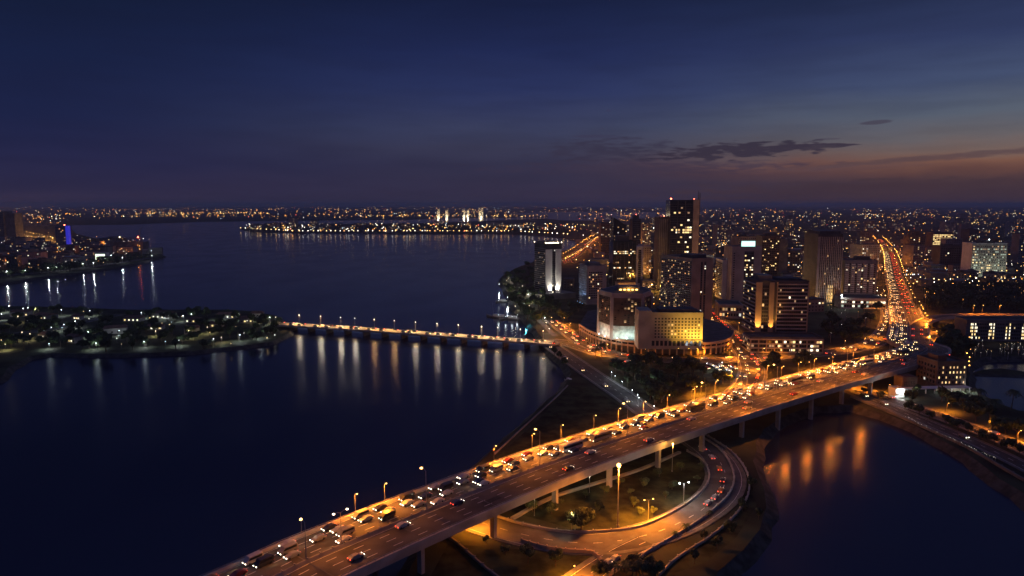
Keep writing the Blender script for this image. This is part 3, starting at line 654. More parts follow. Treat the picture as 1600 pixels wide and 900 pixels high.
# ------------------------------------------------------------------ buildings
WIN = {}
def win_mesh(face, w_, h_, mat):
    key = (face in 'LM', round(w_, 2), round(h_, 2), mat.name)
    if key not in WIN:
        mb = MB(); d = .09
        if face in 'LM': mb.box(-d, d, -w_ / 2, w_ / 2, -h_ / 2, h_ / 2)
        else: mb.box(-w_ / 2, w_ / 2, -d, d, -h_ / 2, h_ / 2)
        WIN[key] = mb.mesh('window', mat)
    return WIN[key]
class Tower:
    """faces: F front (local y=0), L left (x=0), M right (x=a), B back (y=b)."""
    def __init__(s, name, label, F, th, xr, xl=None, top=400, depth=25.0, wall=m_conc, z0=Z, cat='building', group=None, h=None, roof=True, body=True, b=None):
        P = G(F[0], F[1], z0); th = R(th); s.u = Vector((math.cos(th), math.sin(th), 0)); s.v = Vector((-s.u.y, s.u.x, 0)); s.P = P; s.th = th
        def solve(d, x):
            k = (x - 800) / FPX; de = depth_of(P); ud = d.y * CP
            return (k * de - P.x) / (d.x - k * ud)
        s.a = solve(s.u, xr)
        s.b = b or (solve(s.v, xl) if xl is not None else depth)
        if s.b < 4 or s.b > 150: s.b = depth
        if h is None:
            q = (450 - top) / FPX; h = CAMH + P.y * (q * CP - SP) / (CP + q * SP) - z0
        s.h = h; s.z0 = z0
        s.o = thing(name, label, cat, P, th, group); s.win = []; s.wall = wall
        c = P + s.u * s.a / 2 + s.v * s.b / 2; OBST.append((c.x, c.y, math.hypot(s.a, s.b) / 2 + 2))
        if body: MB().box(0, s.a, 0, s.b, -2, h, top=True).build('wall', wall, s.o)
        if roof: s.parapet()
    def part(s, name, mat, mb, parent=None): return mb.build(name, mat, parent or s.o)
    def parapet(s, hh=1.3, t=.5, mat=None):
        a, b, h = s.a, s.b, s.h; mb = MB(); e = .06
        mb.box(-e, a + e, -e, t, h - .3, h + hh); mb.box(-e, a + e, b - t, b + e, h - .3, h + hh); mb.box(-e, t, t, b - t, h - .3, h + hh); mb.box(a - t, a + e, t, b - t, h - .3, h + hh)
        mb.box(t, a - t, t, b - t, h - .2, h + .06, 1)
        return mb.build('roof', [mat or s.wall, m_roof], s.o)
    def box(s, name, mat, x0, x1, y0, y1, z0, z1, parent=None): return MB().box(x0, x1, y0, y1, z0, z1).build(name, mat, parent or s.o)
    def fl(s, face): return {'F': s.a, 'B': s.a, 'L': s.b, 'M': s.b}[face]
    def at(s, face, t, z, out=0.0):
        return {'F': (t, -out, z), 'B': (t, s.b + out, z), 'L': (-out, t, z), 'M': (s.a + out, t, z)}[face]
    def slab(s, mb, face, t0, t1, z0, z1, out, mi=0, inn=.05):
        if face == 'F': mb.box(t0, t1, -out, inn, z0, z1, mi)
        elif face == 'B': mb.box(t0, t1, s.b - inn, s.b + out, z0, z1, mi)
        elif face == 'L': mb.box(-out, inn, t0, t1, z0, z1, mi)
        else: mb.box(s.a - inn, s.a + out, t0, t1, z0, z1, mi)
        return mb
    def grid(s, face, t0, t1, z0, z1, rows, cols, fw=.6, fh=.55, p=.15, lit=LIT, dark=m_glass, out=.0, rowp=None):
        dt = (t1 - t0) / cols; dz = (z1 - z0) / rows
        for r in range(rows):
            pr = p if rowp is None else rowp[r % len(rowp)]
            for c in range(cols):
                L = rnd.random() < pr
                s.win.append((face, t0 + (c + .5) * dt, z0 + (r + .5) * dz, dt * fw, dz * fh, rnd.choice(lit) if L else dark, L, out))
    def bands(s, face, t0, t1, z0, z1, rows, mat, thick=.45, out=.45, name='floor_band'):
        mb = MB(); dz = (z1 - z0) / rows
        for r in range(rows + 1): s.slab(mb, face, t0, t1, z0 + r * dz - thick / 2, z0 + r * dz + thick / 2, out)
        return s.part(name, mat, mb)
    def fins(s, face, t0, t1, z0, z1, cols, mat, w_=.4, out=.5, name='facade_fin'):
        mb = MB(); dt = (t1 - t0) / cols
        for c in range(cols + 1): s.slab(mb, face, t0 + c * dt - w_ / 2, t0 + c * dt + w_ / 2, z0, z1, out)
        return s.part(name, mat, mb)
    def panel(s, name, face, t0, t1, z0, z1, out, mat): return s.part(name, mat, s.slab(MB(), face, t0, t1, z0, z1, out))
    def done(s, cap=100):
        ws = s.win; order = sorted(range(len(ws)), key=lambda i: (not ws[i][6], rnd.random()))
        for i in order[:cap]:
            f, t, z, w_, h_, m, L, out = ws[i]; link('window', win_mesh(f, w_, h_, m), s.o, s.at(f, t, z, out))
        rest = order[cap:]
        if rest:
            mats = []; mb = MB()
            for i in rest:
                f, t, z, w_, h_, m, L, out = ws[i]
                if m not in mats: mats.append(m)
                x, y, zz = s.at(f, t, z, out); d = .09; mi = mats.index(m)
                if f in 'LM': mb.box(x - d, x + d, y - w_ / 2, y + w_ / 2, zz - h_ / 2, zz + h_ / 2, mi)
                else: mb.box(x - w_ / 2, x + w_ / 2, y - d, y + d, zz - h_ / 2, zz + h_ / 2, mi)
            mb.build('window', mats, s.o, kind='stuff')
        return s
def beacon(parent, p, em=e_red, r=.6):
    mb = MB(); mb.tube((0, 0, 0), (0, 0, 1.0), .12); mb.octa((0, 0, 1.3), r, 1); o = mb.build('beacon', [m_steel, em], parent); o.location = p; return o
def uplight(parent, p, d, c, power, size=70, blend=.6):
    mb = MB(); mb.box(-.35, .35, -.25, .25, -.3, .25); mb.box(-.3, .3, -.2, .2, .25, .3, 1); o = mb.build('floodlight', [m_steel, EM_of(c)], parent); o.location = p
    l = light('flood_beam', 'SPOT', parent, (p[0], p[1], p[2] + .6), c, power, .25, spot_size=R(size), spot_blend=blend); aim(l, d); return o
_em = {}
def EM_of(c):
    k = tuple(round(v, 2) for v in c)
    if k not in _em: _em[k] = EM('floodlight_lens', c, 8)
    return _em[k]

# waterfront hotel tower, pale fins lit from below
T = Tower('hotel_tower', 'white waterfront tower with two floodlit fins and a glowing crown', (852, 467), 28, 877, 835, top=383, wall=m_dark)
a, b_, h = T.a, T.b, T.h
T.panel('side_fin', 'F', .0, a * .40, 6, h - 5, .7, m_white); T.panel('side_fin', 'F', a * .62, a * .97, 6, h - 5, .7, m_white)
T.grid('F', a * .42, a * .6, 6, h - 5, 20, 2, .7, .6, .12); T.grid('L', 1, b_ - 1, 4, h - 6, 22, 9, .8, .45, .06); T.bands('L', 0, b_, 4, h - 4, 22, m_grey, .8, .4)
T.box('podium', m_concd, -10, a + 14, -9, b_ + 6, -2, 6); T.box('crown', m_concd, 2, a - 2, 2, b_ - 2, h, h + 4)
for x, y in ((0, 0), (a, 0), (0, b_), (a * .5, 0), (a * .3, 0), (a * .75, 0)): beacon(T.o, (x + .0, y + .3, h + 1.3), e_warm, .7)
mb = MB()
for k in range(9): mb.box(a * .1 + k * a * .09, a * .1 + k * a * .09 + 1.0, 1.9, 2.02, h + 1.6, h + 2.6)
mb.build('crown_light', e_warm, T.o)
for x in (a * .22, a * .36, a * .66, a * .8): uplight(T.o, (x, -2.2, 6.3), (0, .16, 1), (1, .93, .8), 26000, 50)
T.done()
# blue-lit block
T = Tower('office_block', 'squat block behind the trees with a blue-lit corner stair', (917, 476), 12, 947, 905, top=417, wall=m_pink)
a, b_, h = T.a, T.b, T.h
T.grid('F', a * .08, a * .8, 6, h - 5, 12, 8, .65, .5, .1); T.bands('L', 0, b_, 3, h - 2, 14, m_conc, .9, .9, 'louvre'); T.box('plant_room', m_concd, a * .2, a * .75, b_ * .2, b_ * .8, h, h + 4)
for y in (b_ * .15, b_ * .5, b_ * .85): uplight(T.o, (-3.5, y, .5), (.13, 0, 1), (.25, .5, 1), 22000, 60)
T.done()
# glass tower with a white side strip
T = Tower('glass_tower', 'dark glass tower with lit floors and a white riblike right edge', (957, 447), 4, 993, 951, top=378, wall=m_glassg)
a, b_, h = T.a, T.b, T.h
T.grid('F', 1, a - 1, 4, h - 2, 22, 12, .82, .6, .1, LIT + [l_wht] * 4, m_glass, rowp=[.03, .05, .3, .04, .03, .2, .03, .05, .35, .02, .02, .1, .05, .02, .02, .05, .7, .6, .1, .02, .02, .02])
T.fins('F', 0, a, 0, h, 6, m_dark, .5, .5); T.box('penthouse', m_dark, a * .2, a * .7, b_ * .2, b_ * .8, h, h + 8)
T.box('side_strip', m_white, a + .02, a + 9, -1, b_ * .6, -2, h - 6)
T.done()
mbp = MB()
for k in range(16): mbp.box(a + 2.5, a + 6.5, -1.12, -.95, 4 + k * (h - 14) / 16, 4 + k * (h - 14) / 16 + 2.4)
mbp.build('strip_window', m_glass, T.o)
T = Tower('sloped_tower', 'greenish glass tower with a slanting roof behind the glass tower', (958, 412), 6, 977, 953, top=352, wall=m_glassg); a, b_, h = T.a, T.b, T.h
T.grid('F', 1, a - 1, 3, h - 2, 20, 7, .8, .6, .08); mb = MB(); mb.add([(0, 0, h + .1), (a, 0, h + .1), (a, b_, h + .1), (0, b_, h + .1), (0, 0, h + 14), (0, b_, h + 14)], [(0, 1, 4), (1, 2, 5, 4), (2, 3, 5), (3, 0, 4, 5)]); T.part('slanted_roof', m_glassg, mb); T.done()
T = Tower('dark_tower', 'thin dark tower with a red roof beacon behind the white strip', (987, 418), 3, 1000, None, top=343, depth=22, wall=m_dark); T.grid('F', 1, T.a - 1, 3, T.h - 2, 24, 5, .7, .5, .05)
T.box('plant_room', m_dark, 3, T.a - 3, 3, 15, T.h, T.h + 7); beacon(T.o, (T.a / 2, 6, T.h + 7)); T.done()
T = Tower('dark_tower', 'stubby brown tower with one lit floor nearest the waterfront boulevard', (938, 398), 3, 955, None, top=350, depth=22, wall=m_brown); T.grid('F', 1, T.a - 1, 3, T.h - 2, 16, 7, .7, .5, .06, rowp=[.03] * 9 + [.5, .4] + [.05] * 5); T.box('plant_room', m_dark, 3, T.a - 5, 3, 15, T.h, T.h + 4); T.done()
# tallest tower
T = Tower('skyscraper', 'tallest tower, dark glass with a pale right edge and a roof mast', (1044, 452), -3, 1079, None, top=314, depth=34, wall=m_glass)
a, b_, h = T.a, T.b, T.h
T.grid('F', 1.5, a - 1, h * .25, h - 4, 26, 9, .84, .62, .1, [l_warm, l_yel, l_wht, l_yel, l_dim], m_glass, rowp=[.05, .04, .08, .1, .05, .1, .5, .1, .05, .04, .2, .05, .25, .15, .9, .8, .3, .12, .06, .1, .05, .04, .25, .06, .12, .04])
T.fins('F', 0, a, 0, h, 3, m_dark, .7, .6); T.bands('F', 0, a, h * .25, h - 4, 26, m_dark, .5, .25)
T.box('side_shaft', m_pink, a + .02, a + 7.5, -1.5, b_, -2, h + 1.5)
mb = MB(); mb.tube((0, 0, 0), (0, 0, 6), .8, .5); mb.tube((0, 0, 6), (0, 0, 13), .4, .15); q = mb.build('mast', m_steel, T.o); q.location = (a + 7.0, 4, h + 1.5)
mb = MB(); mb.tube((0, 0, 0), (0, 0, h + 10), .5, .4); q = mb.build('downpipe_mast', m_dark, T.o); q.location = (a + 8.2, .5, 0)
T.box('shoulder', m_dark, -13, -.02, 6, b_ + 6, -2, h * .82); beacon(T.o, (.6, .6, h + 1.3), e_red, 1.0); beacon(T.o, (a + 1, .6, h + 1.3), e_red, .6); beacon(T.o, (-6, 9, h * .82), e_red, .8)
mb = MB()
for k in range(5): mb.box(-12 + k * 2.3, -11 + k * 2.3, 5.7, 6.0, 0, h * .8)
mb.build('shoulder_fin', m_grey, T.o); T.done()
# broad slab with a striped long face
T = Tower('slab_tower', 'broad slab with a long balcony face and a blank pale end wall', (1079, 502), 20, 1112, 1031, top=406, wall=m_beige, depth=50)
a, b_, h = T.a, T.b, T.h
T.grid('L', 1, b_ - 1, 3, h - 2, 25, 18, .5, .42, .13, [l_warm, l_yel, l_dim, l_dim, l_dim, l_red, l_warm]); T.bands('L', .0, b_, 3, h - 2, 25, m_grey, .7, .9)
T.panel('stair_strip', 'F', a * .40, a * .49, 2, h - 2, .05, m_dark); T.panel('stair_strip', 'F', a * .56, a * .65, 2, h - 2, .05, m_dark)
T.grid('F', a * .40, a * .49, 2, h - 3, 24, 1, .6, .5, .12, out=.05); T.grid('F', a * .56, a * .65, 2, h - 3, 24, 1, .6, .5, .12, out=.05)
T.box('plant_room', m_dark, a * .2, a * .8, b_ * .1, b_ * .5, h, h + 4); T.done()
# narrow uplit slab and the tower with a lit sign
T = Tower('slab_tower', 'narrow pale slab lit from its foot, left of the tower with a teal sign', (1127, 468), -3, 1138, 1117, top=408, wall=m_white, depth=26); a, b_, h = T.a, T.b, T.h
T.grid('L', 1, b_ - 1, 3, h - 2, 18, 8, .7, .5, .05); T.bands('L', 0, b_, 3, h - 2, 18, m_grey, .5, .5); uplight(T.o, (a * .75, -3, .8), (0, .15, 1), (1, .92, .7), 36000, 60); T.done()
T = Tower('sign_tower', 'grey tower wearing a lit teal sign on its roof', (1141, 471), 1, 1187, None, top=387, depth=28, wall=m_pink); a, b_, h = T.a, T.b, T.h
T.panel('glass_strip', 'F', a * .42, a * .74, 2, h - 4, .05, m_dark); T.grid('F', a * .43, a * .73, 3, h - 5, 20, 5, .75, .55, .4, [l_wht, l_yel, l_dim, l_warm], out=.06, rowp=[.5, .2, .6, .1, .4, .6, .3, .8, .2, .5, .3, .1, .7, .9, .9, .2, .3, .2, .1, .1])
T.grid('F', a * .03, a * .13, 3, h - 5, 20, 1, .5, .5, .1)
sg = T.box('roof_sign', m_steel, a * .30, a * .78, .6, 1.4, h, h + 8); T.box('sign_panel', e_sign, a * .31, a * .77, .42, .58, h + 1.2, h + 7.2, parent=sg)
mb = MB()
for k in range(8): x = a * .335 + k * a * .054; mb.box(x, x + a * .03, .3, .4, h + 3.0, h + 5.4)
mb.build('sign_lettering', EM('sign_white', (.95, 1, .98), 3.0), T.o); T.done()
T = Tower('residential_tower', 'dim tower with yellow stair windows behind the teal sign', (1188, 440), -4, 1216, None, top=370, depth=30, wall=m_brown); a, b_, h = T.a, T.b, T.h
T.grid('F', 1, a - 1, 4, h - 2, 20, 9, .6, .5, .2, [l_yel, l_yel, l_dim, l_warm]); T.box('side_wing', m_concd, a + .02, a + 12, 4, b_, -2, h * .97); T.box('plant_room', m_dark, 6, a - 4, 4, 20, h, h + 5); T.done()
# eight-sided block with a lit lobby, on the curved podium
ZP = Z + 9
mbw = MB(); px = [(905, 523), (926, 536), (952, 545), (986, 551), (1030, 554), (1080, 555), (1118, 553), (1140, 546), (1146, 534), (1124, 520), (1096, 512), (1012, 506), (950, 496), (918, 500)]
front = spline([G(x, y, Z) for x, y in px[:9]], 3.0); rear = [G(x, y, Z) for x, y in px[9:]]
pod = thing('curved_podium', 'long curved concrete podium with a colonnade round the eight-sided block', 'building', front[0])
ctr = G(1030, 530, Z)
def lp(p): return (p.x - front[0].x, p.y - front[0].y)
ring = [lp(p) for p in front] + [lp(p) for p in rear]; T0 = frames(front)
inner = [lp(front[i] + Vector((-T0[i].y, T0[i].x, 0)) * 3.0) for i in range(len(front))] + [lp(p) for p in rear]
mb = MB(); mb.prism(inner, -1, 5.0, cap=False); mb.build('colonnade_wall', m_dark, pod)
mb = MB(); mb.add([(x, y, 9.0 - .35) for x, y in ring], [tuple(x) for x in tessellate_polygon([[Vector((x, y, 0)) for x, y in ring]])]); mb.build('roof', m_roof, pod)
fl_ = [Vector((*lp(p), 0)) for p in front]
mb = MB(); sweep(mb, fl_, [(0, 4.6), (.5, 4.6), (.5, 6.0), (0, 6.0)]); sweep(mb, fl_, [(0, 7.4), (.5, 7.4), (.5, 9.3), (0, 9.3)]); sweep(mb, fl_, [(-.25, 5.9), (.0, 5.9), (.0, 7.5), (-.25, 7.5)], 1); mb.build('fascia', [m_beige, m_glass], pod)
for p, tt, _ in along(fl_, 5.0, 1): mb = MB(); mb.rbox((p.x, p.y), tt, .9, .9, -1, 4.59); mb.rbox((p.x + tt.y * .2, p.y - tt.x * .2), tt, .5, .5, 6.01, 7.39); mb.build('column', m_beige, pod)
for i in range(0, len(front), 3): OBST.append((front[i].x, front[i].y, 9))
OBST.append((ctr.x, ctr.y, 55))
oc = [(935, 521), (955, 529), (1003, 530.5), (1016, 523), (1006, 514), (960, 511)]
ow = [G(x, y, ZP) for x, y in oc]; o0 = ow[0]; T = thing('eight_sided_block', 'dark many-sided block with pale corner piers and a lit aqua lobby', 'building', o0)
loc = [(p.x - o0.x, p.y - o0.y) for p in ow]; OBST.append((ow[1].x + 15, ow[1].y + 15, 35))
de = depth_of(ow[1]); q = (450 - 460) / FPX; hb = CAMH + ow[1].y * (q * CP - SP) / (CP + q * SP) - ZP
mb = MB(); mb.prism(loc, 9.5, hb - 2.5, cap=False); mb.build('wall', m_brown, T)
mb = MB(); mb.prism(loc, hb - 2.6, hb + 1.0); c0 = (sum(p[0] for p in loc) / 6, sum(p[1] for p in loc) / 6)
mb.prism([(c0[0] + (p[0] - c0[0]) * .95, c0[1] + (p[1] - c0[1]) * .95) for p in loc], hb + .5, hb + 1.06, 1); mb.build('roof', [m_pink, m_roof], T)
mb = MB(); mb.prism([(c0[0] + (p[0] - c0[0]) * .96, c0[1] + (p[1] - c0[1]) * .96) for p in loc], -.5, 9.5, cap=False)
mglob = M('lobby_glass', (.38, .42, .40), .5, .35, .35, .4); mb.build('lobby', mglob, T)
mb = MB()
for i, p in enumerate(loc): mb.box(p[0] - 1.1, p[0] + 1.1, p[1] - 1.1, p[1] + 1.1, -.5, hb - 1)
mb.build('corner_pier', m_pink, T)
mb = MB(); mb.box(c0[0] - 8, c0[0] + 8, c0[1] - 6, c0[1] + 6, hb + 1.0, hb + 4); mb.build('plant_room', m_concd, T)
mb = MB()
for k in range(5): mb.box(c0[0] - 7 + k * 3, c0[0] - 5.4 + k * 3, c0[1] - 6.3, c0[1] - 6.05, hb + 1.4, hb + 2.2)
mb.build('roof_light', e_sod, T); light('roof_lamp', 'POINT', T, (c0[0], c0[1] - 8, hb + 2.5), SODY, 1200, .3)
for i in range(3):                                        # window bays on the three near faces
    A = Vector((*loc[i], 0)); B = Vector((*loc[i + 1], 0)); d = (B - A); L = d.length; d.normalize(); r = Vector((d.y, -d.x, 0))
    mb = MB(); n = max(4, int(L / 2.6)); rows = 12
    for c in range(n + 1):
        p = A + d * (1.4 + c * (L - 2.8) / n) + r * .15; mb.rbox((p.x, p.y), d, .35, .7, 9.6, hb - 2.6)
    mb.build('facade_fin', m_brown, T)
    mb = MB()
    for k in range(rows + 1):
        p = A + d * (L / 2) + r * .05; mb.rbox((p.x, p.y), d, L - 2.4, .5, 9.6 + k * (hb - 13) / rows, 10.2 + k * (hb - 13) / rows)
    mb.build('floor_band', m_brown, T)
    for k in range(34):
        c = rnd.randrange(n); rr = rnd.randrange(rows); L_ = rnd.random() < .3
        p = A + d * (1.4 + (c + .5) * (L - 2.8) / n) + r * .12; mb = MB(); mb.rbox((0, 0), d, (L - 2.8) / n * .6, .2, -.7, .7); mb.build('window', rnd.choice([l_dim, l_warm, l_red]) if L_ else m_glass, T, loc=(p.x, p.y, 11.3 + rr * (hb - 13) / rows))
for i in range(2):
    A = Vector((*loc[i], 0)); B = Vector((*loc[i + 1], 0)); d = B - A; r = Vector((d.y, -d.x, 0)).normalized()
    for u in ((.2, .5, .8) if i else (.35, .8)):
        p = A + d * u + r * 3.2; l = light('lobby_lamp', 'POINT', T, (p.x, p.y, 1.6), (.75, 1, .9), 1500, .4); mb = MB(); mb.ball((p.x, p.y, 1.2), .3); mb.build('lobby_lamp_globe', e_wht, T)
# block washed in yellow light
T = Tower('yellow_lit_block', 'long low block washed in yellow light, small square windows', (1017, 541), -2, 1097, None, top=491, depth=20, wall=m_beige, z0=ZP - .4); a, b_, h = T.a, T.b, T.h
T.grid('F', a * .05, a * .96, 5.5, h - 2, 7, 14, .5, .5, .10, [l_warm, l_dim, l_red]); T.bands('F', 0, a, 4.2, 4.9, 1, m_beige, .3, .5); T.fins('F', 0, a * .99, 0, 4, 12, m_beige, 1.0, .3, 'ground_pier')
T.panel('ground_glazing', 'F', .5, a - .5, .4, 3.9, .06, m_glass)
T.box('stair_block', m_beige, -9, -.02, -.5, b_ - 2, -2, h + 2.5); T.box('roof_pavilion', m_roof, 6, a - 4, 4, b_ - 3, h, h + 3)
for x, pw in ((a * .50, 9000), (a * .70, 18000), (a * .86, 24000), (a * .98, 26000)): uplight(T.o, (x, -7, -.2), (0, .42, 1), (1, .62, .06), pw, 110, .9)
T.done()
T = Tower('stair_annex', 'slim pale annex wall between the eight-sided and yellow-lit blocks', (1001, 538), 0, 1006, None, top=490, depth=10, wall=m_white, z0=ZP - .4, roof=False); T.grid('F', .4, T.a - .4, 3, T.h - 2, 8, 1, .5, .4, .2); T.done()
# striped office block on the right, with a podium
T = Tower('striped_office_block', 'office block of pale floor stripes with two orange-lit fins', (1178, 523), -2, 1260, 1160, top=441, wall=m_dark, z0=Z + 8); a, b_, h = T.a, T.b, T.h
T.panel('side_fin', 'F', .0, a * .115, 0, h, .9, m_beige); T.panel('side_fin', 'F', a * .26, a * .345, 0, h, .9, m_beige); T.panel('edge_fin', 'F', a * .985, a, 0, h, .9, m_beige); T.panel('edge_fin', 'F', a * .40, a * .415, 0, h, .9, m_beige)
T.bands('F', a * .415, a * .985, 2, h - 1.5, 13, m_conc, .8, .85); T.grid('F', a * .42, a * .98, 2.4, h - 1.9, 13, 16, .85, .6, .08, [l_warm, l_yel, l_dim, l_dim, l_wht]); T.grid('F', a * .13, a * .25, 2, h - 2, 13, 3, .85, .7, .12, [l_warm, l_dim])
T.bands('L', 0, b_, 2, h - 1.5, 13, m_conc, .8, .7); T.grid('L', .5, b_ - .5, 2.4, h - 1.9, 13, 9, .85, .6, .12, [l_warm, l_yel, l_dim])
T.box('plant_room', m_concd, a * .08, a * .32, b_ * .1, b_ * .6, h, h + 5); T.box('roof_deck', m_roof, a * .5, a * .9, b_ * .3, b_ * .8, h, h + 2.2)
uplight(T.o, (a * .06, -4, .8), (0, .13, 1), SODY, 42000, 60); uplight(T.o, (a * .30, -4, .8), (0, .13, 1), SODY, 34000, 60); uplight(T.o, (a * .6, -9, .8), (.1, .5, 1), SODY, 60000, 110, .9); T.done()  # wide third flood is added, standing in for avenue lamp light on the bands
T = Tower('office_podium', 'two-storey striped podium under the striped office block', (1172, 551), -3, 1285, 1160, top=529, wall=m_dark, depth=50); a, b_, h = T.a, T.b, T.h
T.bands('F', 0, a, .4, h - .4, 3, m_conc, .9, .8); T.bands('L', 0, b_, .4, h - .4, 3, m_conc, .9, .8); T.fins('F', 0, a, 0, h, 9, m_beige, .8, .7); T.grid('F', .5, a - .5, .8, h - .8, 3, 24, .8, .55, .3, [l_warm, l_yel, l_dim, l_dim, l_wht]); T.grid('L', .5, b_ - .5, .8, h - .8, 3, 10, .8, .55, .3, [l_warm, l_dim]); T.done()
# ribbed dark tower
T = Tower('ribbed_tower', 'tall dark tower of close vertical ribs with yellow light at its foot', (1273, 477), -6, 1311, 1252, top=367, wall=m_dark, depth=36); a, b_, h = T.a, T.b, T.h
T.fins('F', a * .08, a, 3, h - 2, 12, m_pink, .9, .7); T.panel('corner_wall', 'F', 0, a * .08, 0, h - 2, .75, m_pink); T.grid('F', a * .08, a, 3, h - 2, 26, 12, .6, .55, .03, [l_dim, l_dim, l_warm]); T.bands('F', a * .08, a, 3, h - 2, 26, m_brown, .5, .3); T.bands('L', 0, b_, 3, h - 2, 26, m_dark, .4, .3)
T.box('crown', m_dark, 2, a - 2, 2, b_ - 2, h, h + 4); T.grid('F', a * .5, a * .72, 3, 22, 5, 3, .7, .7, .8, [l_yel, l_yel, l_warm], out=.3)
for x, pw in ((a * .04, 14000), (a * .52, 20000), (a * .64, 20000), (a * .95, 16000)): uplight(T.o, (x, -2.6, .8), (0, .17, 1), (1, .62, .15), pw, 40)
T.done()
# balcony hotel with podium
T = Tower('balcony_hotel', 'pale hotel with columns of small balconies beside the ribbed tower', (1317, 462), -8, 1368, None, top=408, wall=m_grey, z0=Z + 7, depth=24); a, b_, h = T.a, T.b, T.h
T.grid('F', a * .03, a * .97, 2, h - 2, 15, 10, .45, .6, .12, [l_warm, l_dim, l_wht, l_yel])
mb = MB()
for c in range(5):
    for k in range(15): x = a * (.03 + .94 * (c * 2 + .5) / 10); z = 2 + (h - 4) * k / 15; mb.box(x - 1.8, x + 1.8, -1.3, .05, z, z + 1.3)
T.part('balcony', m_white, mb); T.box('roof_house', m_dark, a * .4, a * .8, 4, 14, h, h + 5); T.done()
T = Tower('hotel_podium', 'low wide podium with white lights under the balcony hotel', (1313, 482), -8, 1384, None, top=467, wall=m_conc, depth=40); T.bands('F', 0, T.a, .5, T.h - .5, 2, m_white, .7, .8); T.grid('F', .5, T.a - .5, .8, T.h - 1, 2, 16, .8, .5, .4, [l_wht, l_cool, l_warm])
mb = MB(); mb.tube((0, 0, 0), (0, 0, 3), .15); mb.ball((0, 0, 3.4), .7, 1, 1); mb.build('corner_lamp', [m_steel, e_wht], T.o, loc=(1, 1, T.h)); light('corner_light', 'POINT', T.o, (1, -.5, T.h + 3.4), (.9, .97, 1), 6000, .5); T.done()
# lit blocks further right
T = Tower('yellow_office', 'small far office glowing yellow on every floor', (1456, 391), -2, 1487, None, top=364, wall=m_brown, depth=30); T.grid('F', 1, T.a - 1, 4, T.h - 3, 9, 12, .85, .55, .8, [l_yel, l_yel, l_warm]); T.box('plant_room', m_dark, 8, 20, 6, 18, T.h, T.h + 4); T.done()
T = Tower('lit_office', 'broad office block with rows of pale greenish lit floors', (1516, 432), -3, 1570, None, top=381, wall=m_white, depth=26); a, b_, h = T.a, T.b, T.h
for x in (a * .2, a * .8): light('facade_fill_light', 'POINT', T.o, (x, -24, 10), (.9, 1, .72), 7000, .5)  # unseen fill lights added to lighten the office facade
T.bands('F', 0, a, 3, h - 2, 11, m_conc, 1.3, .3); T.grid('F', 1, a - 1, 3, h - 2, 11, 18, .7, .36, .34, [l_cool, l_dim, l_dim, l_cool, l_warm, l_yel]); T.fins('F', 0, a, 0, h, 5, m_conc, .8, .4); T.box('roof_house', m_dark, a * .3, a * .7, 5, 18, h, h + 5); beacon(T.o, (a * .5, 3, h + 5), e_wht, .8); T.done()
T = Tower('dark_block', 'dark unlit block just left of the pale lit office', (1467, 421), -3, 1510, None, top=385, wall=m_dark, depth=26); T.grid('F', 1, T.a - 1, 3, T.h - 2, 9, 12, .6, .5, .06); T.box('plant_room', m_dark, 8, 22, 5, 15, T.h, T.h + 4); T.done()
T = Tower('round_shouldered_block', 'dark block with stepped top, left of the yellow office', (1420, 395), 0, 1445, None, top=369, wall=m_brown, depth=26); a, h = T.a, T.h; T.box('upper_storey', m_brown, a * .12, a * .88, 2, 22, h, h + 6); T.box('top_storey', m_brown, a * .3, a * .7, 4, 20, h + 6, h + 11); T.grid('F', 1, a - 1, 3, h - 2, 8, 9, .6, .5, .12); uplight(T.o, (a * .15, -4, .5), (0, .3, 1), SODY, 9000); T.done()
T = Tower('long_apartment_block', 'long low block with paired columns of lit windows below the flyover', (1508, 533), -3, 1640, None, top=502, wall=m_concd, depth=16); a, b_, h = T.a, T.b, T.h
for c, n in ((.05, 2), (.10, 2), (.27, 2), (.32, 1), (.47, 1), (.51, 1), (.66, 2), (.71, 2), (.76, 1), (.9, 2)): T.grid('F', a * c, a * (c + .018 * n), 1.5, h - 1, 5, n, .6, .6, .85, [l_wht, l_yel, l_wht])
T.grid('F', a * .13, a * .26, 1.5, h - 1, 5, 6, .5, .5, .05); T.grid('F', a * .35, a * .45, 1.5, h - 1, 5, 5, .5, .5, .05); T.grid('F', a * .54, a * .65, 1.5, h - 1, 5, 5, .5, .5, .05); T.bands('F', 0, a, 1, h - .6, 5, m_grey, .4, .3); T.done()
# riverside hotel by the lagoon
T = Tower('riverside_block', 'dark four-storey block with small lit windows beside the pond road', (1462, 611), 4, 1508, None, top=568, wall=m_brown, depth=18); a, b_, h = T.a, T.b, T.h
T.grid('F', a * .02, a * .98, 3.5, h - 1, 4, 8, .3, .42, .7, [l_yel, l_warm, l_warm]); T.grid('L', 1, b_ - 1, 3.5, h - 1, 4, 6, .5, .5, .03); T.box('plant_room', m_brown, a * .2, a * .5, 5, 14, h, h + 3.5)
T.box('canopy', m_white, -26, a, -5, -.02, 2.6, 3.1); mb = MB()
for k in range(9): mb.box(-25 + k * 5.2, -24.6 + k * 5.2, -4.8, -4.4, -1, 2.59)
mb.build('canopy_post', m_white, T.o)
for k in (2, 12, 20): light('canopy_light', 'POINT', T.o, (k, -3, 2.2), (.85, .97, 1), 900, .3)
T.done()
T = Tower('riverside_wing', 'lower dark wing of the riverside block nearer the viaduct', (1409, 613), 4, 1432, None, top=593, wall=m_brown, depth=8); T.grid('F', 1, T.a - 1, 2, T.h - 1, 4, 7, .5, .5, .03, [l_dim]); T.box('roof_house', m_tile, 1, T.a - 1, 1, 7, T.h + .07, T.h + 1.6); T.done()
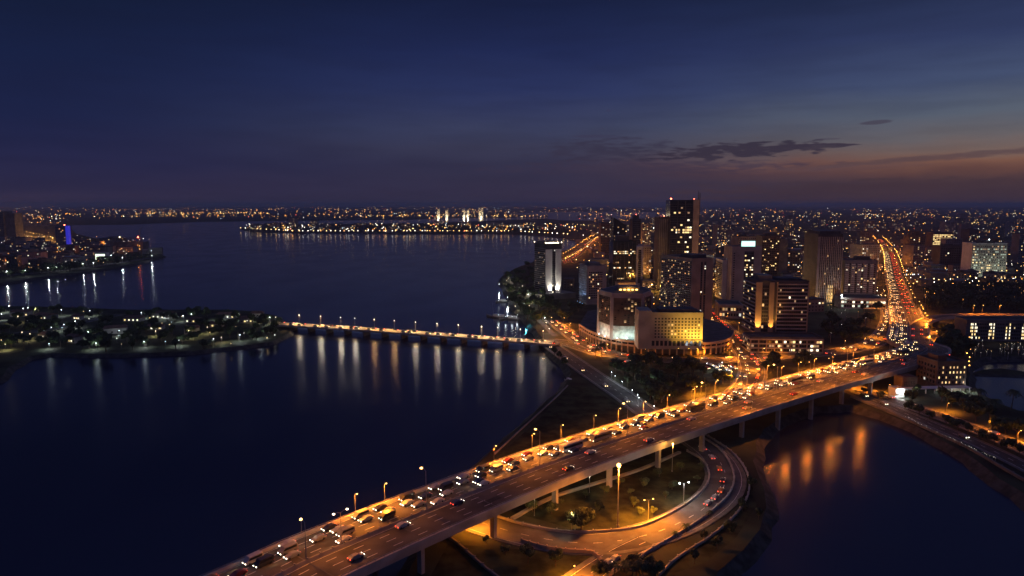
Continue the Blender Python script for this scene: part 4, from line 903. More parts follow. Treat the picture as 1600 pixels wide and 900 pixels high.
T = Tower('kiosk', 'white-lit roadside kiosk at the corner of the riverside road', (1399, 621), 8, 1413, None, top=611, wall=m_white, depth=6); T.box('awning', m_white, -.5, T.a + .5, -2, -.02, T.h * .62, T.h * .7); T.panel('lit_front', 'F', .4, T.a - .4, T.h * .72, T.h * .98, .1, EM('kiosk_light', (.9, .97, 1), 5)); light('kiosk_lamp', 'POINT', T.o, (T.a / 2, -3, 3), (.9, .97, 1), 2500, .3); T.done()
T = Tower('low_hall', 'low pale hall with a flat roof between the slab and the striped office', (1122, 497), -10, 1160, None, top=477, wall=m_conc, depth=30); T.grid('F', 1, T.a - 1, 1, T.h - 1, 2, 8, .7, .5, .3); T.box('roof_edge', m_conc, -1, T.a + 1, -1, -.08, T.h - 1, T.h + .6); T.done()
# peninsula landmarks
T = Tower('blue_lit_tower', 'small tower on the peninsula with a glowing blue edge', (88, 384), 0, 104, None, top=353, depth=26, wall=m_grey, z0=2.6); a, h = T.a, T.h; T.grid('F', 1, a - 1, 4, h - 2, 12, 6, .6, .5, .05)
T.box('blue_edge', EM('blue_neon', (.04, .04, .9), .5), a + .02, a + 8, 0, 8, 4, h); beacon(T.o, (a - 2, 1, h + 1), e_red, 2.0); T.done()
T = Tower('peninsula_tower', 'dull grey twin tower at the edge of the peninsula', (-14, 375), 0, 8, None, top=331, depth=40, wall=m_concd, z0=2.6); T.grid('F', 1, T.a - 1, 4, T.h - 2, 14, 8, .6, .5, .06); T.box('second_shaft', m_concd, T.a + .02, T.a + 30, 6, 40, -2, T.h * .95); T.done()
T = Tower('unfinished_block', 'unfinished block with bare floors and a crane near the peninsula tip', (172, 391), 0, 224, None, top=378, depth=26, wall=m_concd, z0=2.6, roof=False); a, h = T.a, T.h
mb = MB()
for k in range(9): x = a * (.04 + k * .115); mb.box(x, x + 1.4, 2, 3.4, h, h + 9)
mb.build('bare_column', m_concd, T.o); T.box('bare_slab', m_concd, 0, a * .8, 0, 20, h + 9, h + 10)
mb = MB(); mb.tube((a * .9, 5, -2), (a * .9, 5, h + 28), .9, .9, 4); mb.tube((a * .78, 5, h + 20), (a * 1.02, 5, h + 36), .7, .5, 4); mb.build('crane', m_steel, T.o); beacon(T.o, (a * .85, 2, h + 10), e_red, 2); beacon(T.o, (a * .3, 2, h + 10), e_warm, 1.6); T.done()
T = Tower('lit_hall', 'bright greenish-white glass hall above the peninsula shore', (149, 408), 0, 165, None, top=396, depth=14, wall=m_white, z0=2.6); T.grid('F', .5, T.a - .5, 1, T.h - 1, 3, 4, .9, .85, .95, [EM('hall_glow', (.8, 1, .7), 2.2)]); T.done()
for i, (x0, x1, y, top) in enumerate([(683, 687, 342, 327), (696, 700, 342, 328), (723, 727, 341, 327.5), (729.5, 733, 341, 327.5), (748, 755, 341, 325)]):
    T = Tower('distant_tower', f'pale floodlit tower on the far shore, {nth(i)} from the west', (x0, y), 0, x1, None, top=top, depth=25, wall=m_white, z0=2.5, group='floodlit towers on the far shore')
    MB().box(T.a * .2, T.a * .8, 2, 20, T.h, T.h + 8).build('roof_house', m_conc, T.o); T.grid('F', 1, T.a - 1, 4, T.h, 10, 4, .8, .7, .7, [l_warm, l_yel, l_dim]); T.done(); light('facade_flood', 'POINT', T.o, (T.a / 2, -20, 6), (1, .85, .55), 90000, 2)

# ------------------------------------------------------------------ filler city blocks
WALLS = [(m_grey, 'grey'), (m_pink, 'pinkish'), (m_concd, 'dark concrete'), (m_brown, 'brown'), (m_beige, 'beige'), (m_conc, 'pale concrete'), (m_dark, 'near-black')]
MARKS = [('waterfront tower', G(857, 470)), ('blue-lit block', G(925, 476)), ('skyscraper', G(1063, 452)), ('teal sign tower', G(1160, 471)), ('ribbed tower', G(1290, 477)), ('yellow office', G(1471, 391)), ('pale lit office', G(1542, 432)),
         ('blue-edged tower', G(96, 384)), ('unfinished block', G(198, 391)), ('lit hall', G(157, 408)), ('striped office', G(1215, 520)), ('apartment block', G(1570, 533)), ('waterfront boulevard', G(926, 376)), ('boulevard head', G(1378, 380))]
def nearest_mark(p): return min(MARKS, key=lambda m: (m[1] - p).length)
BLK = []
def city_block(px, py, z0, hmin, hmax, smin, smax, plit=.16, detail=True):
    P = G(px, py, z0); a = rnd.uniform(smin, smax); b_ = rnd.uniform(smin, smax) * .8; h = rnd.uniform(hmin, hmax); rad = math.hypot(a, b_) / 2
    if not clear(P.x, P.y + b_ / 2, rad * .8): return False
    OBST.append((P.x, P.y + b_ / 2, rad * .8)); BLK.append((P, a, b_, h, plit, detail, z0)); return True
def in_right(px, py):
    if py > 500 and px < 1290: return False
    if py > 470 and px < 1180: return False
    if px > 1290 and py > 452: return False
    lim = 905 if py < 420 else (870 if py < 440 else 860)
    return px > lim
rnd.seed(21)
tries = 0; n_ok = 0
while n_ok < 215 and tries < 12000:
    tries += 1; py = 350 + 150 * rnd.random() ** 1.5; px = rnd.uniform(880, 1640)
    if not in_right(px, py): continue
    tall = rnd.random() < .16 and py < 440 and px > 1000
    if px < 1000 and (rnd.random() < .4 or py < 425): continue
    if py > 440: n_ok += city_block(px, py, Z, 6, 15, 12, 28, .25)
    else: n_ok += city_block(px, py, Z, *( (30, 62) if tall else (6, 20)), 14, 34, .22)
n2_ = 0; tries = 0
while n2_ < 60 and tries < 2000:
    tries += 1; px = rnd.uniform(-60, 235); py = rnd.uniform(378, 424)
    edge = 446 - max(0, px) * .17
    if py > edge - 12 or px > 205 - (400 - py) * .8 and py < 400: continue
    n2_ += city_block(px, py, 2.6, 6, 20, 16, 40, .14)
n3_ = 0; tries = 0
while n3_ < 34 and tries < 900:
    tries += 1; px = rnd.uniform(395, 880); py = rnd.uniform(353.5, 361.5)
    n3_ += city_block(px, py, Z, 8, 26 if rnd.random() < .85 else 50, 24, 55, .12, False)
cnt = {}
for P, a, b_, h, plit, detail, z0 in sorted(BLK, key=lambda q: (q[0] - nearest_mark(q[0])[1]).length):
    mk = nearest_mark(P)[0]; cnt[mk] = cnt.get(mk, 0) + 1; wm, wn = rnd.choice(WALLS); fl_n = max(2, int(h / 3.2)); yaw = rnd.uniform(-.35, .35)
    o = thing('city_block', f'{wn} {fl_n}-storey block in the dim city, {nth(cnt[mk] - 1)} nearest the {mk}', 'building', P, yaw, 'ordinary blocks of the city')
    MB().box(-a / 2, a / 2, 0, b_, -2, h).build('wall', wm, o)
    mb = MB(); mb.box(-a / 2 - .3, a / 2 + .3, -.3, b_ + .3, h + .005, h + .7)
    if rnd.random() < .6: x = rnd.uniform(-a * .3, a * .1); mb.box(x, x + a * .25, b_ * .2, b_ * .6, h + .7, h + 3)
    mb.build('roof', rnd.choice([m_roof, m_roof, m_tile, wm]), o)
    cols = max(3, int(a / 3.4)); dark = MB(); nlit = 0
    for r in range(fl_n):
        for c in range(cols):
            x = -a / 2 + (c + .5) * a / cols; z = 1.6 + (h - 2) * r / fl_n; L = rnd.random() < plit
            if L and nlit < 20:
                nlit += 1; mt = rnd.choice([l_warm, l_w2, l_yel, l_y2, l_wht, l_c2, l_dim, l_red, l_w2, l_dim]); link('window', win_mesh('F', 1.8 if detail else 3, 1.5 if detail else 2.5, mt), o, (x, 0, z + .3))
            elif detail: dark.box(x - .8, x + .8, -.07, .07, z - .4, z + .9)
    if dark.v: dark.build('window', m_glass, o, kind='stuff')

# ------------------------------------------------------------------ trees
rnd.seed(5)
def crown_mesh(seed, n, rx, rz, leaf, lobes):
    r = random.Random(seed); mb = MB(); L = []
    for k in range(lobes):
        a = r.uniform(0, 6.28); d = r.uniform(.2, .72); L.append((Vector((math.cos(a) * d * rx, math.sin(a) * d * rx, r.uniform(-.35, .55) * rz)), r.uniform(.3, .52), r.random() < .4))
    L.append((Vector((0, 0, .2 * rz)), .55, False))
    for k in range(n):
        c, q, lt = r.choice(L); d = Vector((r.gauss(0, 1), r.gauss(0, 1), r.gauss(0, 1))).normalized() * (r.uniform(.55, 1.05))
        p = c + Vector((d.x * q * rx, d.y * q * rx, d.z * q * rz)); nn = (d + Vector((r.uniform(-.6, .6), r.uniform(-.6, .6), r.uniform(-.3, .8)))).normalized()
        u = nn.orthogonal().normalized(); w_ = nn.cross(u); ang = r.uniform(0, 6.28); u, w_ = u * math.cos(ang) + w_ * math.sin(ang), w_ * math.cos(ang) - u * math.sin(ang)
        s = leaf * r.uniform(.6, 1.4); mb.add([p - u * s - w_ * s * .5, p + u * s * .3 - w_ * s * .7, p + u * s + w_ * s * .4, p - u * s * .2 + w_ * s * .8], [(0, 1, 2, 3)], 1 if lt else 0)
    return mb.mesh('crown', [m_leaf, m_leaf2])
def trunk_mesh(seed, h, rx):
    r = random.Random(seed); mb = MB(); mb.tube((0, 0, -.3), (.1, 0, h), .3, .2, 7)
    for k in range(5):
        a = k * 1.256 + r.uniform(-.4, .4); mb.tube((.1, 0, h * r.uniform(.75, 1)), (math.cos(a) * rx * .55, math.sin(a) * rx * .55, h + rx * r.uniform(.2, .6)), .13, .05, 5)
    return mb.mesh('trunk', m_trunk)
TREES = []
for k in range(7):
    rx = [4.2, 5.0, 3.6, 5.6, 4.6, 3.2, 6.0][k]; rz = rx * [.8, .65, 1.1, .6, .85, 1.3, .6][k]
    TREES.append((crown_mesh(50 + k, 620, rx, rz, .62, 7), trunk_mesh(80 + k, rz * .75, rx), rz))
NEAR = [(crown_mesh(150 + k, 2600, 4.4, 3.6, .34, 10), trunk_mesh(180 + k, 3.0, 4.4), 3.6) for k in range(2)]
TC = {}
def tree(x, y, z, s, where, near=False, kind=None):
    v = rnd.choice(NEAR if near else TREES); TC[where] = TC.get(where, 0) + 1
    o = thing('leafy_tree', f'{rnd.choice(["dark round", "dense dark", "broad dark", "bushy dark"])} tree {where}, {nth(TC[where] - 1)} counted', 'tree', (x, y, z), rnd.uniform(0, 6.28), 'leafy trees ' + where); o.scale = (s, s, s * rnd.uniform(.9, 1.15))
    link('trunk', v[1], o); link('crown', v[0], o, (0, 0, v[2] * .75 + v[2] * .75))
def palm_mesh(seed, h, n=15, L=3.4):
    r = random.Random(seed); t_ = MB(); c = MB(); p = Vector((0, 0, -.2)); top = Vector((r.uniform(-.5, .5), r.uniform(-.5, .5), h))
    for k in range(5): q = Vector((0, 0, -.2)).lerp(top, (k + 1) / 5); q.x += math.sin(k) * .1; t_.tube(p, q, .22 - .02 * k, .2 - .02 * k, 6, 0, False); p = q
    for k in range(n):
        a = k * 6.283 / n + r.uniform(-.15, .15); up = r.uniform(.15, 1.1); d = Vector((math.cos(a), math.sin(a), 0)); s = Vector((-d.y, d.x, 0)); q = top.copy(); prev = None; seg = 6
        for j in range(seg + 1):
            u = j / seg; pt = top + d * (L * u) + Vector((0, 0, L * (up * u - (1.0 + .4 * up) * u * u))); w_ = .75 * math.sin(math.pi * min(1, .12 + u * .88)) + .05
            if prev is not None:
                for sg in (-1, 1):
                    m_ = (prev[0] + pt) / 2; c.add([prev[0], m_ + s * sg * w_ + Vector((0, 0, -.35)) + d * .3, pt], [(0, 1, 2)], r.random() < .4)
                    c.add([m_, pt + s * sg * w_ * .9 + Vector((0, 0, -.35)) + d * .25, pt], [(0, 1, 2)], 0)
            prev = (pt,)
    return t_.mesh('trunk', m_trunk), c.mesh('fronds', [m_leaf, m_leaf2])
PALMS = [palm_mesh(5 + k, h) for k, h in enumerate((5.5, 7.0, 4.2))]
def palm(px, py, z, s, lab, k=None):
    P = G(px, py, z); v = PALMS[k if k is not None else rnd.randrange(3)]; o = thing('palm_tree', lab, 'palm', P, rnd.uniform(0, 6.28), 'palms ' + ('of the island' if 'island' in lab else 'beside the roads')); o.scale = (s, s, s); link('trunk', v[0], o); link('fronds', v[1], o)
def road_clear(x, y, m=2.0):
    return all((x - a) ** 2 + (y - b_) ** 2 > (c + m) ** 2 for a, b_, c in OBST)
def inside(px, py, poly):
    c = False; n = len(poly)
    for i in range(n):
        x0, y0 = poly[i]; x1, y1 = poly[(i + 1) % n]
        if (y0 > py) != (y1 > py) and px < (x1 - x0) * (py - y0) / (y1 - y0) + x0: c = not c
    return c
def wood(n, where, poly, z, s0, s1, gap=1.0):
    xs = [p[0] for p in poly]; ys = [p[1] for p in poly]; k = 0
    for _ in range(n * 30):
        px, py = rnd.uniform(min(xs), max(xs)), rnd.uniform(min(ys), max(ys))
        if not inside(px, py, poly): continue
        P = G(px, py, z)
        if not road_clear(P.x, P.y, gap): continue
        tree(P.x, P.y, z, rnd.uniform(s0, s1), where); OBST.append((P.x, P.y, 1.8)); k += 1
        if k >= n: break
k = 0
for px, py in [(30, 495), (62, 499), (95, 494), (118, 500), (160, 498), (205, 503), (250, 498), (300, 505), (335, 512), (352, 498), (300, 522), (240, 516), (180, 522), (385, 505), (400, 496), (70, 530), (110, 536), (415, 511)]:
    P = G(px, py, 2.2)
    if not clear(P.x, P.y, 7): continue
    k += 1; a = rnd.uniform(9, 20); o = thing('island_house', f'low {"pale" if k % 2 else "grey"} house among the island trees, {nth(k - 1)} counted from the west', 'house', P, rnd.uniform(-.5, .5), 'low houses on the island'); wm = m_conc if k % 2 else m_grey; d_ = a * .6; hh = rnd.uniform(3.2, 5)
    MB().box(-a / 2, a / 2, 0, d_, -1, hh).build('wall', wm, o); mb = MB(); mb.add([(-a / 2 - .5, -.5, hh), (a / 2 + .5, -.5, hh), (a / 2 + .5, d_ + .5, hh), (-a / 2 - .5, d_ + .5, hh), (-a / 2 + 1, d_ / 2, hh + 2), (a / 2 - 1, d_ / 2, hh + 2)], [(0, 1, 5, 4), (1, 2, 5), (2, 3, 4, 5), (3, 0, 4)]); mb.build('roof', m_tile, o)
    for j in range(4): link('window', win_mesh('F', 1.3, 1.2, rnd.choice([l_yel, l_wht, m_glass, m_glass])), o, (-a / 2 + (j + .5) * a / 4, 0, 1.8))
    OBST.append((P.x, P.y + d_ / 2, a * .45))
wood(104, 'on the wooded island', [(0, 545), (60, 549), (140, 551), (300, 547), (370, 540), (425, 530), (440, 512), (425, 500), (350, 492), (200, 492), (100, 488), (0, 486)], 2.2, .75, 1.25)
wood(64, 'on the shore below the hotel tower', [(786, 436), (830, 414), (836, 440), (850, 470), (905, 485), (900, 503), (868, 505), (845, 515), (825, 502), (800, 472)], Z, .95, 1.5, -.5)
wood(40, 'in the dark park', [(940, 568), (1000, 570), (1075, 574), (1140, 590), (1130, 608), (1060, 628), (1015, 635), (985, 612)], Z, .8, 1.3)
wood(26, 'behind the striped podium', [(1292, 490), (1375, 485), (1372, 520), (1345, 536), (1292, 542)], Z, .8, 1.3)
wood(12, 'beside the ring road', [(1188, 566), (1290, 556), (1260, 572), (1200, 588)], Z, .6, 1.0)
wood(16, 'behind the riverside block', [(1460, 540), (1505, 520), (1507, 562), (1465, 565)], Z, 1.1, 1.6)
wood(16, 'by the pond road', [(1412, 640), (1470, 648), (1600, 690), (1598, 676), (1500, 625), (1420, 618)], Z, .6, 1.0)
wood(8, 'on the low bridge landing', [(848, 538), (868, 540), (888, 560), (880, 572)], Z, .5, .8)
for px, py, s in ((908, 832, 1.0),): P = G(px, py, Z); tree(P.x, P.y, Z, s, 'under the viaduct inside the loop', True)
for px, py, s in ((995, 900, .8), (940, 905, .7), (1018, 912, .8), (825, 880, .6), (868, 885, .55), (990, 792, .45), (1000, 806, .4)): P = G(px, py, Z); tree(P.x, P.y, Z, s, 'beside the slip road', True)
for px, py, s in ((850, 775, .35), (872, 792, .4), (862, 803, .5), (888, 812, .35), (935, 800, .45), (945, 772, .4), (968, 758, .35), (1005, 760, .5), (1030, 745, .4), (1050, 765, .45), (1065, 735, .4), (1090, 752, .3), (925, 815, .3), (832, 800, .45), (815, 790, .4), (1020, 805, .35), (915, 778, .3), (1040, 780, .35), (985, 772, .3), (1095, 735, .35), (1160, 800, .5), (1140, 835, .5), (1172, 760, .45), (1120, 858, .5), (1085, 882, .5), (760, 850, .35), (790, 868, .4), (1185, 812, .45), (1100, 845, .35)):
    P = G(px, py, Z); tree(P.x, P.y, Z, s, 'on the verges of the loop road')
for px, py, s in ((1352, 616, .5), (1374, 624, .55), (1420, 642, .6), (1436, 648, .65), (1452, 655, .55), (1478, 664, .6), (1496, 672, .7), (1512, 679, .6), (1530, 686, .65), (1552, 695, .6), (1572, 704, .7), (1592, 713, .6)):
    P = G(px, py, Z); tree(P.x, P.y, Z, s, 'between the two riverside carriageways')
for i, (px, py, s, k) in enumerate([(1073, 832, .62, 2), (1054, 840, .45, 2), (1110, 808, .5, 2), (988, 908, .95, 0), (960, 900, .8, 2), (975, 893, .7, 2), (1002, 912, .9, 1)]): palm(px, py, Z, s, f'dark palm on the loop road verge, {nth(i)} counted', k)
for px, py, s in [(38, 548, 1.3), (95, 543, 1.1), (150, 544, 1.5), (228, 542, 1.2), (275, 545, 1.4), (330, 541, 1.2), (372, 532, 1.5), (415, 522, 1.3), (436, 507, 1.4), (310, 494, 1.3), (355, 495, 1.5), (130, 492, 1.3), (60, 489, 1.4), (200, 494, 1.2)]: palm(px, py, 2.2, s, 'palm rising from the island trees, first counted')
for i, (px, py, s, k) in enumerate([(1528, 640, 1.5, 1), (1580, 640, 1.4, 1), (1555, 645, 1.2, 0), (1505, 640, 1.1, 0), (940, 562, 1.5, 1), (930, 560, 1.2, 0)]): palm(px, py, Z, s, f'tall palm silhouetted by the small lagoon or ring road, {nth(i)} counted', k)
# far woods that read as one mass
def forest(name, label, poly, z, n, s0, s1):
    mb = MB(); xs = [p[0] for p in poly]; ys = [p[1] for p in poly]; k = 0; t_ = 0
    while k < n and t_ < n * 30:
        t_ += 1; px, py = rnd.uniform(min(xs), max(xs)), rnd.uniform(min(ys), max(ys))
        if not inside(px, py, poly): continue
        P = G(px, py, z)
        if not road_clear(P.x, P.y, 1): continue
        k += 1; s = rnd.uniform(s0, s1); mb.tube((P.x, P.y, z - .2), (P.x, P.y, z + s), .3, .2, 5)
        for _ in range(70):
            d = Vector((rnd.gauss(0, 1), rnd.gauss(0, 1), rnd.gauss(0, 1))).normalized() * rnd.uniform(.5, 1.05); c = Vector((P.x + d.x * s, P.y + d.y * s, z + s * 1.3 + d.z * s * .8)); u = Vector((rnd.uniform(-1, 1), rnd.uniform(-1, 1), rnd.uniform(-.5, .5))).normalized(); w_ = d.cross(u)
            q = s * .24; mb.add([c - u * q, c - w_ * q * .8, c + u * q, c + w_ * q * .8], [(0, 1, 2, 3)], 1)
    o = mb.build(name, [m_trunk, m_leaf], kind='stuff'); o['label'] = label; o['category'] = 'woodland'
forest('woodland', 'dark belt of trees behind the flyover', [(1442, 452), (1640, 448), (1640, 488), (1480, 488), (1446, 492)], Z, 170, 4, 7)
forest('woodland', 'dark tree cover at the water edge under the peninsula blocks', [(-60, 440), (60, 430), (120, 423), (200, 411), (235, 404), (235, 400), (200, 406), (100, 420), (-60, 432)], 2.6, 110, 4, 8)
forest('woodland', 'dark treed shore along the distant spit across the lagoon', [(380, 358.5), (420, 361.5), (700, 364), (840, 366), (890, 371), (880, 362), (600, 354), (400, 355)], Z, 260, 6, 11)

# ------------------------------------------------------------------ cars
rnd.seed(8)
PAINTS = [(M('car_paint_white', (.38, .38, .37), .4, .05, .1, .4), 'white'), (M('car_paint_silver', (.2, .2, .205), .35, .05, .1, .4), 'grey'), (M('car_paint_black', (.03, .03, .032), .3, .05, .1, .5), 'black'),
          (M('car_paint_orange', (.34, .13, .03), .4, .05, .1, .5), 'orange'), (M('car_paint_red', (.14, .012, .012), .35, .05, .1, .5), 'red'), (M('car_paint_blue', (.02, .03, .08), .3, .05, .1, .5), 'blue')]
def profile(mb, prof, xw, mi=0, top=None):
    n = len(prof); v = []
    for s in (-1, 1):
        for y, z in prof: v.append((s * (xw if z < 1.02 else xw * (top or .82)), y, z))
    return mb.add(v, [(i, (i + 1) % n, n + (i + 1) % n, n + i) for i in range(n)] + [tuple(range(n - 1, -1, -1)), tuple(range(n, 2 * n))], mi)
KINDS_ = {'car': ([(-2.2, .3), (-2.22, .92), (-1.75, 1.0), (-1.25, 1.42), (.25, 1.44), (1.0, .99), (2.05, .86), (2.2, .45), (2.15, .3)], .88, [(-1.62, 1.03), (-1.25, 1.37), (.22, 1.39), (.86, 1.03)], 2.2),
          'van': ([(-2.6, .35), (-2.62, 2.0), (-2.4, 2.1), (1.4, 2.1), (2.1, 1.15), (2.6, 1.0), (2.65, .35)], .95, [(-2.3, 1.2), (-2.3, 1.85), (1.3, 1.85), (1.9, 1.22)], 2.6),
          'bus': ([(-5.5, .4), (-5.52, 2.95), (-5.3, 3.05), (5.2, 3.05), (5.5, 2.8), (5.55, .4)], 1.25, [(-5.2, 1.5), (-5.2, 2.5), (5.3, 2.5), (5.3, 1.5)], 5.5)}
CM = {}
def car_parts(kind, pm):
    key = (kind, pm.name)
    if key in CM: return CM[key]
    prof, xw, gl, ly = KINDS_[kind]; d = {}
    top = .82 if kind == 'car' else .97
    mb = MB(); profile(mb, prof, xw, 0, top); d['body'] = mb.mesh('body', pm)
    mb = MB(); n = len(gl); g = [(s * xw * (top + .02 + (.06 if kind == 'car' and z < 1.1 else 0)), y, z) for s in (-1, 1) for y, z in gl]; mb.add(g, [tuple(range(n - 1, -1, -1)), tuple(range(n, 2 * n))] + [(i, (i + 1) % n, n + (i + 1) % n, n + i) for i in range(n)]); d['window'] = mb.mesh('window', m_glass)
    mb = MB(); r = .33 if kind != 'bus' else .5; mb.tube((-.11, 0, 0), (.11, 0, 0), r, r, 10); d['wheel'] = mb.mesh('wheel', m_tyre)
    mb = MB(); mb.box(-.19, .19, -.05, .08, -.1, .1); d['headlight'] = mb.mesh('headlight', e_head)
    mb = MB(); mb.box(-.18, .18, -.08, .05, -.12, .12); d['taillight'] = mb.mesh('taillight', e_tail); d['g'] = (xw, ly, r)
    # a distant car: same shape in one mesh
    mb = MB(); profile(mb, prof, xw, 0, top)
    for s in (-1, 1): mb.box(s * xw * .7 - .18, s * xw * .7 + .18, ly - .02, ly + .1, .55, .8, 1); mb.box(s * xw * .7 - .22, s * xw * .7 + .22, -ly - .1, -ly + .02, .55, .9, 2)
    d['far'] = mb.mesh('car', [pm, e_hfar, e_tail]); CM[key] = d; return d
CAR_N = [0]; CC = {}
TRAF = MB()
def car(p, d, where, group, near=True, kind='car', beam=False, mass=False):
    if mass:
        u = Vector((d.x, d.y, 0)).normalized(); pi_ = rnd.randrange(3)
        TRAF.rbox((p[0], p[1]), u, 4.3, 1.75, p[2] + .3, p[2] + .95, pi_); c_ = Vector((p[0], p[1], 0)) - u * .3; TRAF.rbox((c_.x, c_.y), u, 2.2, 1.5, p[2] + .96, p[2] + 1.42, 5)
        n_ = Vector((-u.y, u.x, 0))
        for s_ in (-.62, .62):
            a_ = Vector((p[0], p[1], 0)) + n_ * s_; q_ = a_ + u * 2.2; TRAF.rbox((q_.x, q_.y), u, .1, .34, p[2] + .55, p[2] + .8, 3); q_ = a_ - u * 2.2; TRAF.rbox((q_.x, q_.y), u, .1, .42, p[2] + .55, p[2] + .9, 4)
        return None
    pm, pn = rnd.choice(PAINTS + PAINTS[0:2] * 3 if kind == 'car' else PAINTS[:3]); c = car_parts(kind, pm); yaw = math.atan2(-d.x, d.y); CC[where] = CC.get(where, 0) + 1
    lab = f'{pn} {kind} {where}, {nth(CC[where] - 1)} {"from the near end" if "viaduct" in where else "in line"}'; nm = {'car': 'car', 'van': 'van', 'bus': 'bus'}[kind]; CAR_N[0] += 1
    if not near:
        o = link(nm, c['far'], None, p, yaw); tag(o, lab, kind, group); return o
    o = thing(nm, lab, kind, p, yaw, group); xw, ly, r = c['g']
    link('body', c['body'], o); link('window', c['window'], o)
    for sx_ in (-1, 1):
        for sy in (-.6, .62): link('wheel', c['wheel'], o, (sx_ * xw * .9, sy * ly, r))
        link('headlight', c['headlight'], o, (sx_ * xw * .68, ly, .68)); link('taillight', c['taillight'], o, (sx_ * xw * .7, -ly, .78))
    if beam:
        l = light('headlight_beam', 'SPOT', o, (0, ly + .15, .72), (1, .66, .34), 1500, .25, spot_size=R(36), spot_blend=.8); aim(l, (0, 1, -.1))
    return o
def lane(path, off, spacing, rev, where, group, start=5, jitter=.35, near=True, lift=.05, beam=False, s0=0, s1=1e9, kinds=('car',), mass=1e9):
    for p, tt, dd in along(path, spacing, start):
        if dd < s0 or dd > s1: continue
        q = p + tt * rnd.uniform(-jitter, jitter) * spacing; q = q + Vector((tt.y, -tt.x, 0)) * (off + rnd.uniform(-.3, .3)); q.z = p.z + lift
        x, y = proj(q)
        if x < -10 or x > 1610 or y > 915 or q.y < 20: continue
        car(q, -tt if rev else tt, where, group, near and q.y < 420, rnd.choice(kinds), beam, (not near) and dd > mass)

KM = ('car', 'car', 'car', 'car', 'van')
BL = plen(BR)
lane(BR, -11.8, 11, True, 'in the lagoon-side lane of the viaduct', 'cars heading down the viaduct', 4, .25, True, .05, True, kinds=KM)
lane(BR, -8.5, 8, True, 'in the second lane of the viaduct', 'cars heading down the viaduct', 8, .15, True, .05, True, kinds=KM)
lane(BR, -5.2, 15, True, 'in the third lane of the viaduct', 'cars heading down the viaduct', 2, .35, True, .05, True, kinds=KM + KM + ('bus',))
lane(BR, -2.2, 40, True, 'in the median lane of the viaduct', 'cars heading down the viaduct', 12, .4, True, .05, True)
lane(BR, 3.0, 52, False, 'climbing the inner lane of the viaduct', 'cars heading up the viaduct', 30, .4, True, .05, False, s0=120, kinds=KM)
lane(BR, 8.6, 60, False, 'climbing the pond-side lane of the viaduct', 'cars heading up the viaduct', 10, .4, True, .05, False, s0=160)
for off in (-8.4, -5.4, -2.4): lane(BLV, off, 30, True, 'coming down the boulevard', 'cars coming down the boulevard', 2, .4, False, mass=-1)
for off in (2.4, 5.4, 8.4): lane(BLV, off, 34, False, 'driving up the boulevard', 'cars driving up the boulevard', 5, .4, False, mass=-1)
for px, py in [(1098, 702), (1112, 716), (1124, 734), (1129, 752), (1126, 768), (1117, 779), (1106, 788), (960, 876), (949, 882)]:
    q = G(px, py, Z + .2); j = min(range(len(LOOP)), key=lambda k: (LOOP[k] - q).length); d = frames(LOOP)[j] if px > 1000 else Vector((-.7, -.72, 0)); car(q, d, 'on the bend of the loop road', 'cars on the loop road', True)
lane(RING, -3.6, 20, True, 'on the outer half of the ring road', 'cars on the ring road', 4, .4, False, s0=40)
lane(RING, 3.6, 27, False, 'on the inner half of the ring road', 'cars on the ring road', 9, .4, False, s0=40)
lane(UPR, -2.5, 14, True, 'on the avenue round the podium', 'cars on the avenue round the podium', 3, .4, False); lane(UPR, 2.5, 20, False, 'leaving on the avenue round the podium', 'cars on the avenue round the podium', 7, .4, False)
lane(STR, -3.6, 12, True, 'coming along the avenue between the lit blocks', 'cars on the avenue between blocks', 3, .3, False); lane(STR, 3.6, 18, False, 'going along the avenue between the lit blocks', 'cars on the avenue between blocks', 6, .3, False)
lane(NTH, -5, 20, True, 'on the waterfront boulevard', 'cars on the waterfront boulevard', 3, .4, False, mass=-1); lane(NTH, 5, 24, False, 'going up the waterfront boulevard', 'cars on the waterfront boulevard', 3, .4, False, mass=-1)
lane(RRD, -2, 34, True, 'on the riverside road', 'cars on the riverside road', 6, .4, True); lane(RR2, 0, 40, False, 'going along the riverside road', 'cars on the riverside road', 12, .4, True)
lane(DIAG, 3, 36, False, 'on the dim diagonal road', 'cars on the diagonal road', 10, .4, False)
lane(LB, -2.6, 11, True, 'crossing the low bridge to the island', 'cars on the low bridge', 8, .4, False, mass=-1); lane(LB, 2.6, 12, False, 'crossing the low bridge to the towers', 'cars on the low bridge', 16, .4, False, mass=-1)
lane(CRS, 2, 40, False, 'on the cross street behind the towers', 'cars on the cross street', 10, .4, False, mass=-1)
o = TRAF.build('far_traffic', [PAINTS[0][0], PAINTS[1][0], PAINTS[2][0], e_hfar, e_tail, m_glass], kind='stuff'); o['label'] = 'packed distant traffic with white and red lights on the far boulevards'; o['category'] = 'traffic'
for i, (px, py) in enumerate([(1110, 571), (1118, 574), (1126, 572), (1134, 575), (1142, 572), (1148, 576), (1104, 576), (1122, 578), (1138, 579)]): car(G(px, py, Z), Vector((rnd.uniform(-1, 1), -1, 0)).normalized(), 'parked under the white lamps by the park', 'cars parked by the park', False)
for i, (px, py) in enumerate([(960, 566), (970, 568), (981, 566), (992, 569)]): car(G(px, py, Z), Vector((1, .4, 0)).normalized(), 'waiting at the corner of the dark park', 'cars waiting at the park corner', False)
for i, (px, py) in enumerate([(1383, 487), (1386, 492), (1380, 495), (1388, 498), (1384, 503), (1379, 508)]): car(G(px, py, Z), Vector((rnd.uniform(-.3, .3), -1, 0)).normalized(), 'in the bright forecourt beside the boulevard', 'cars in the bright forecourt', False)

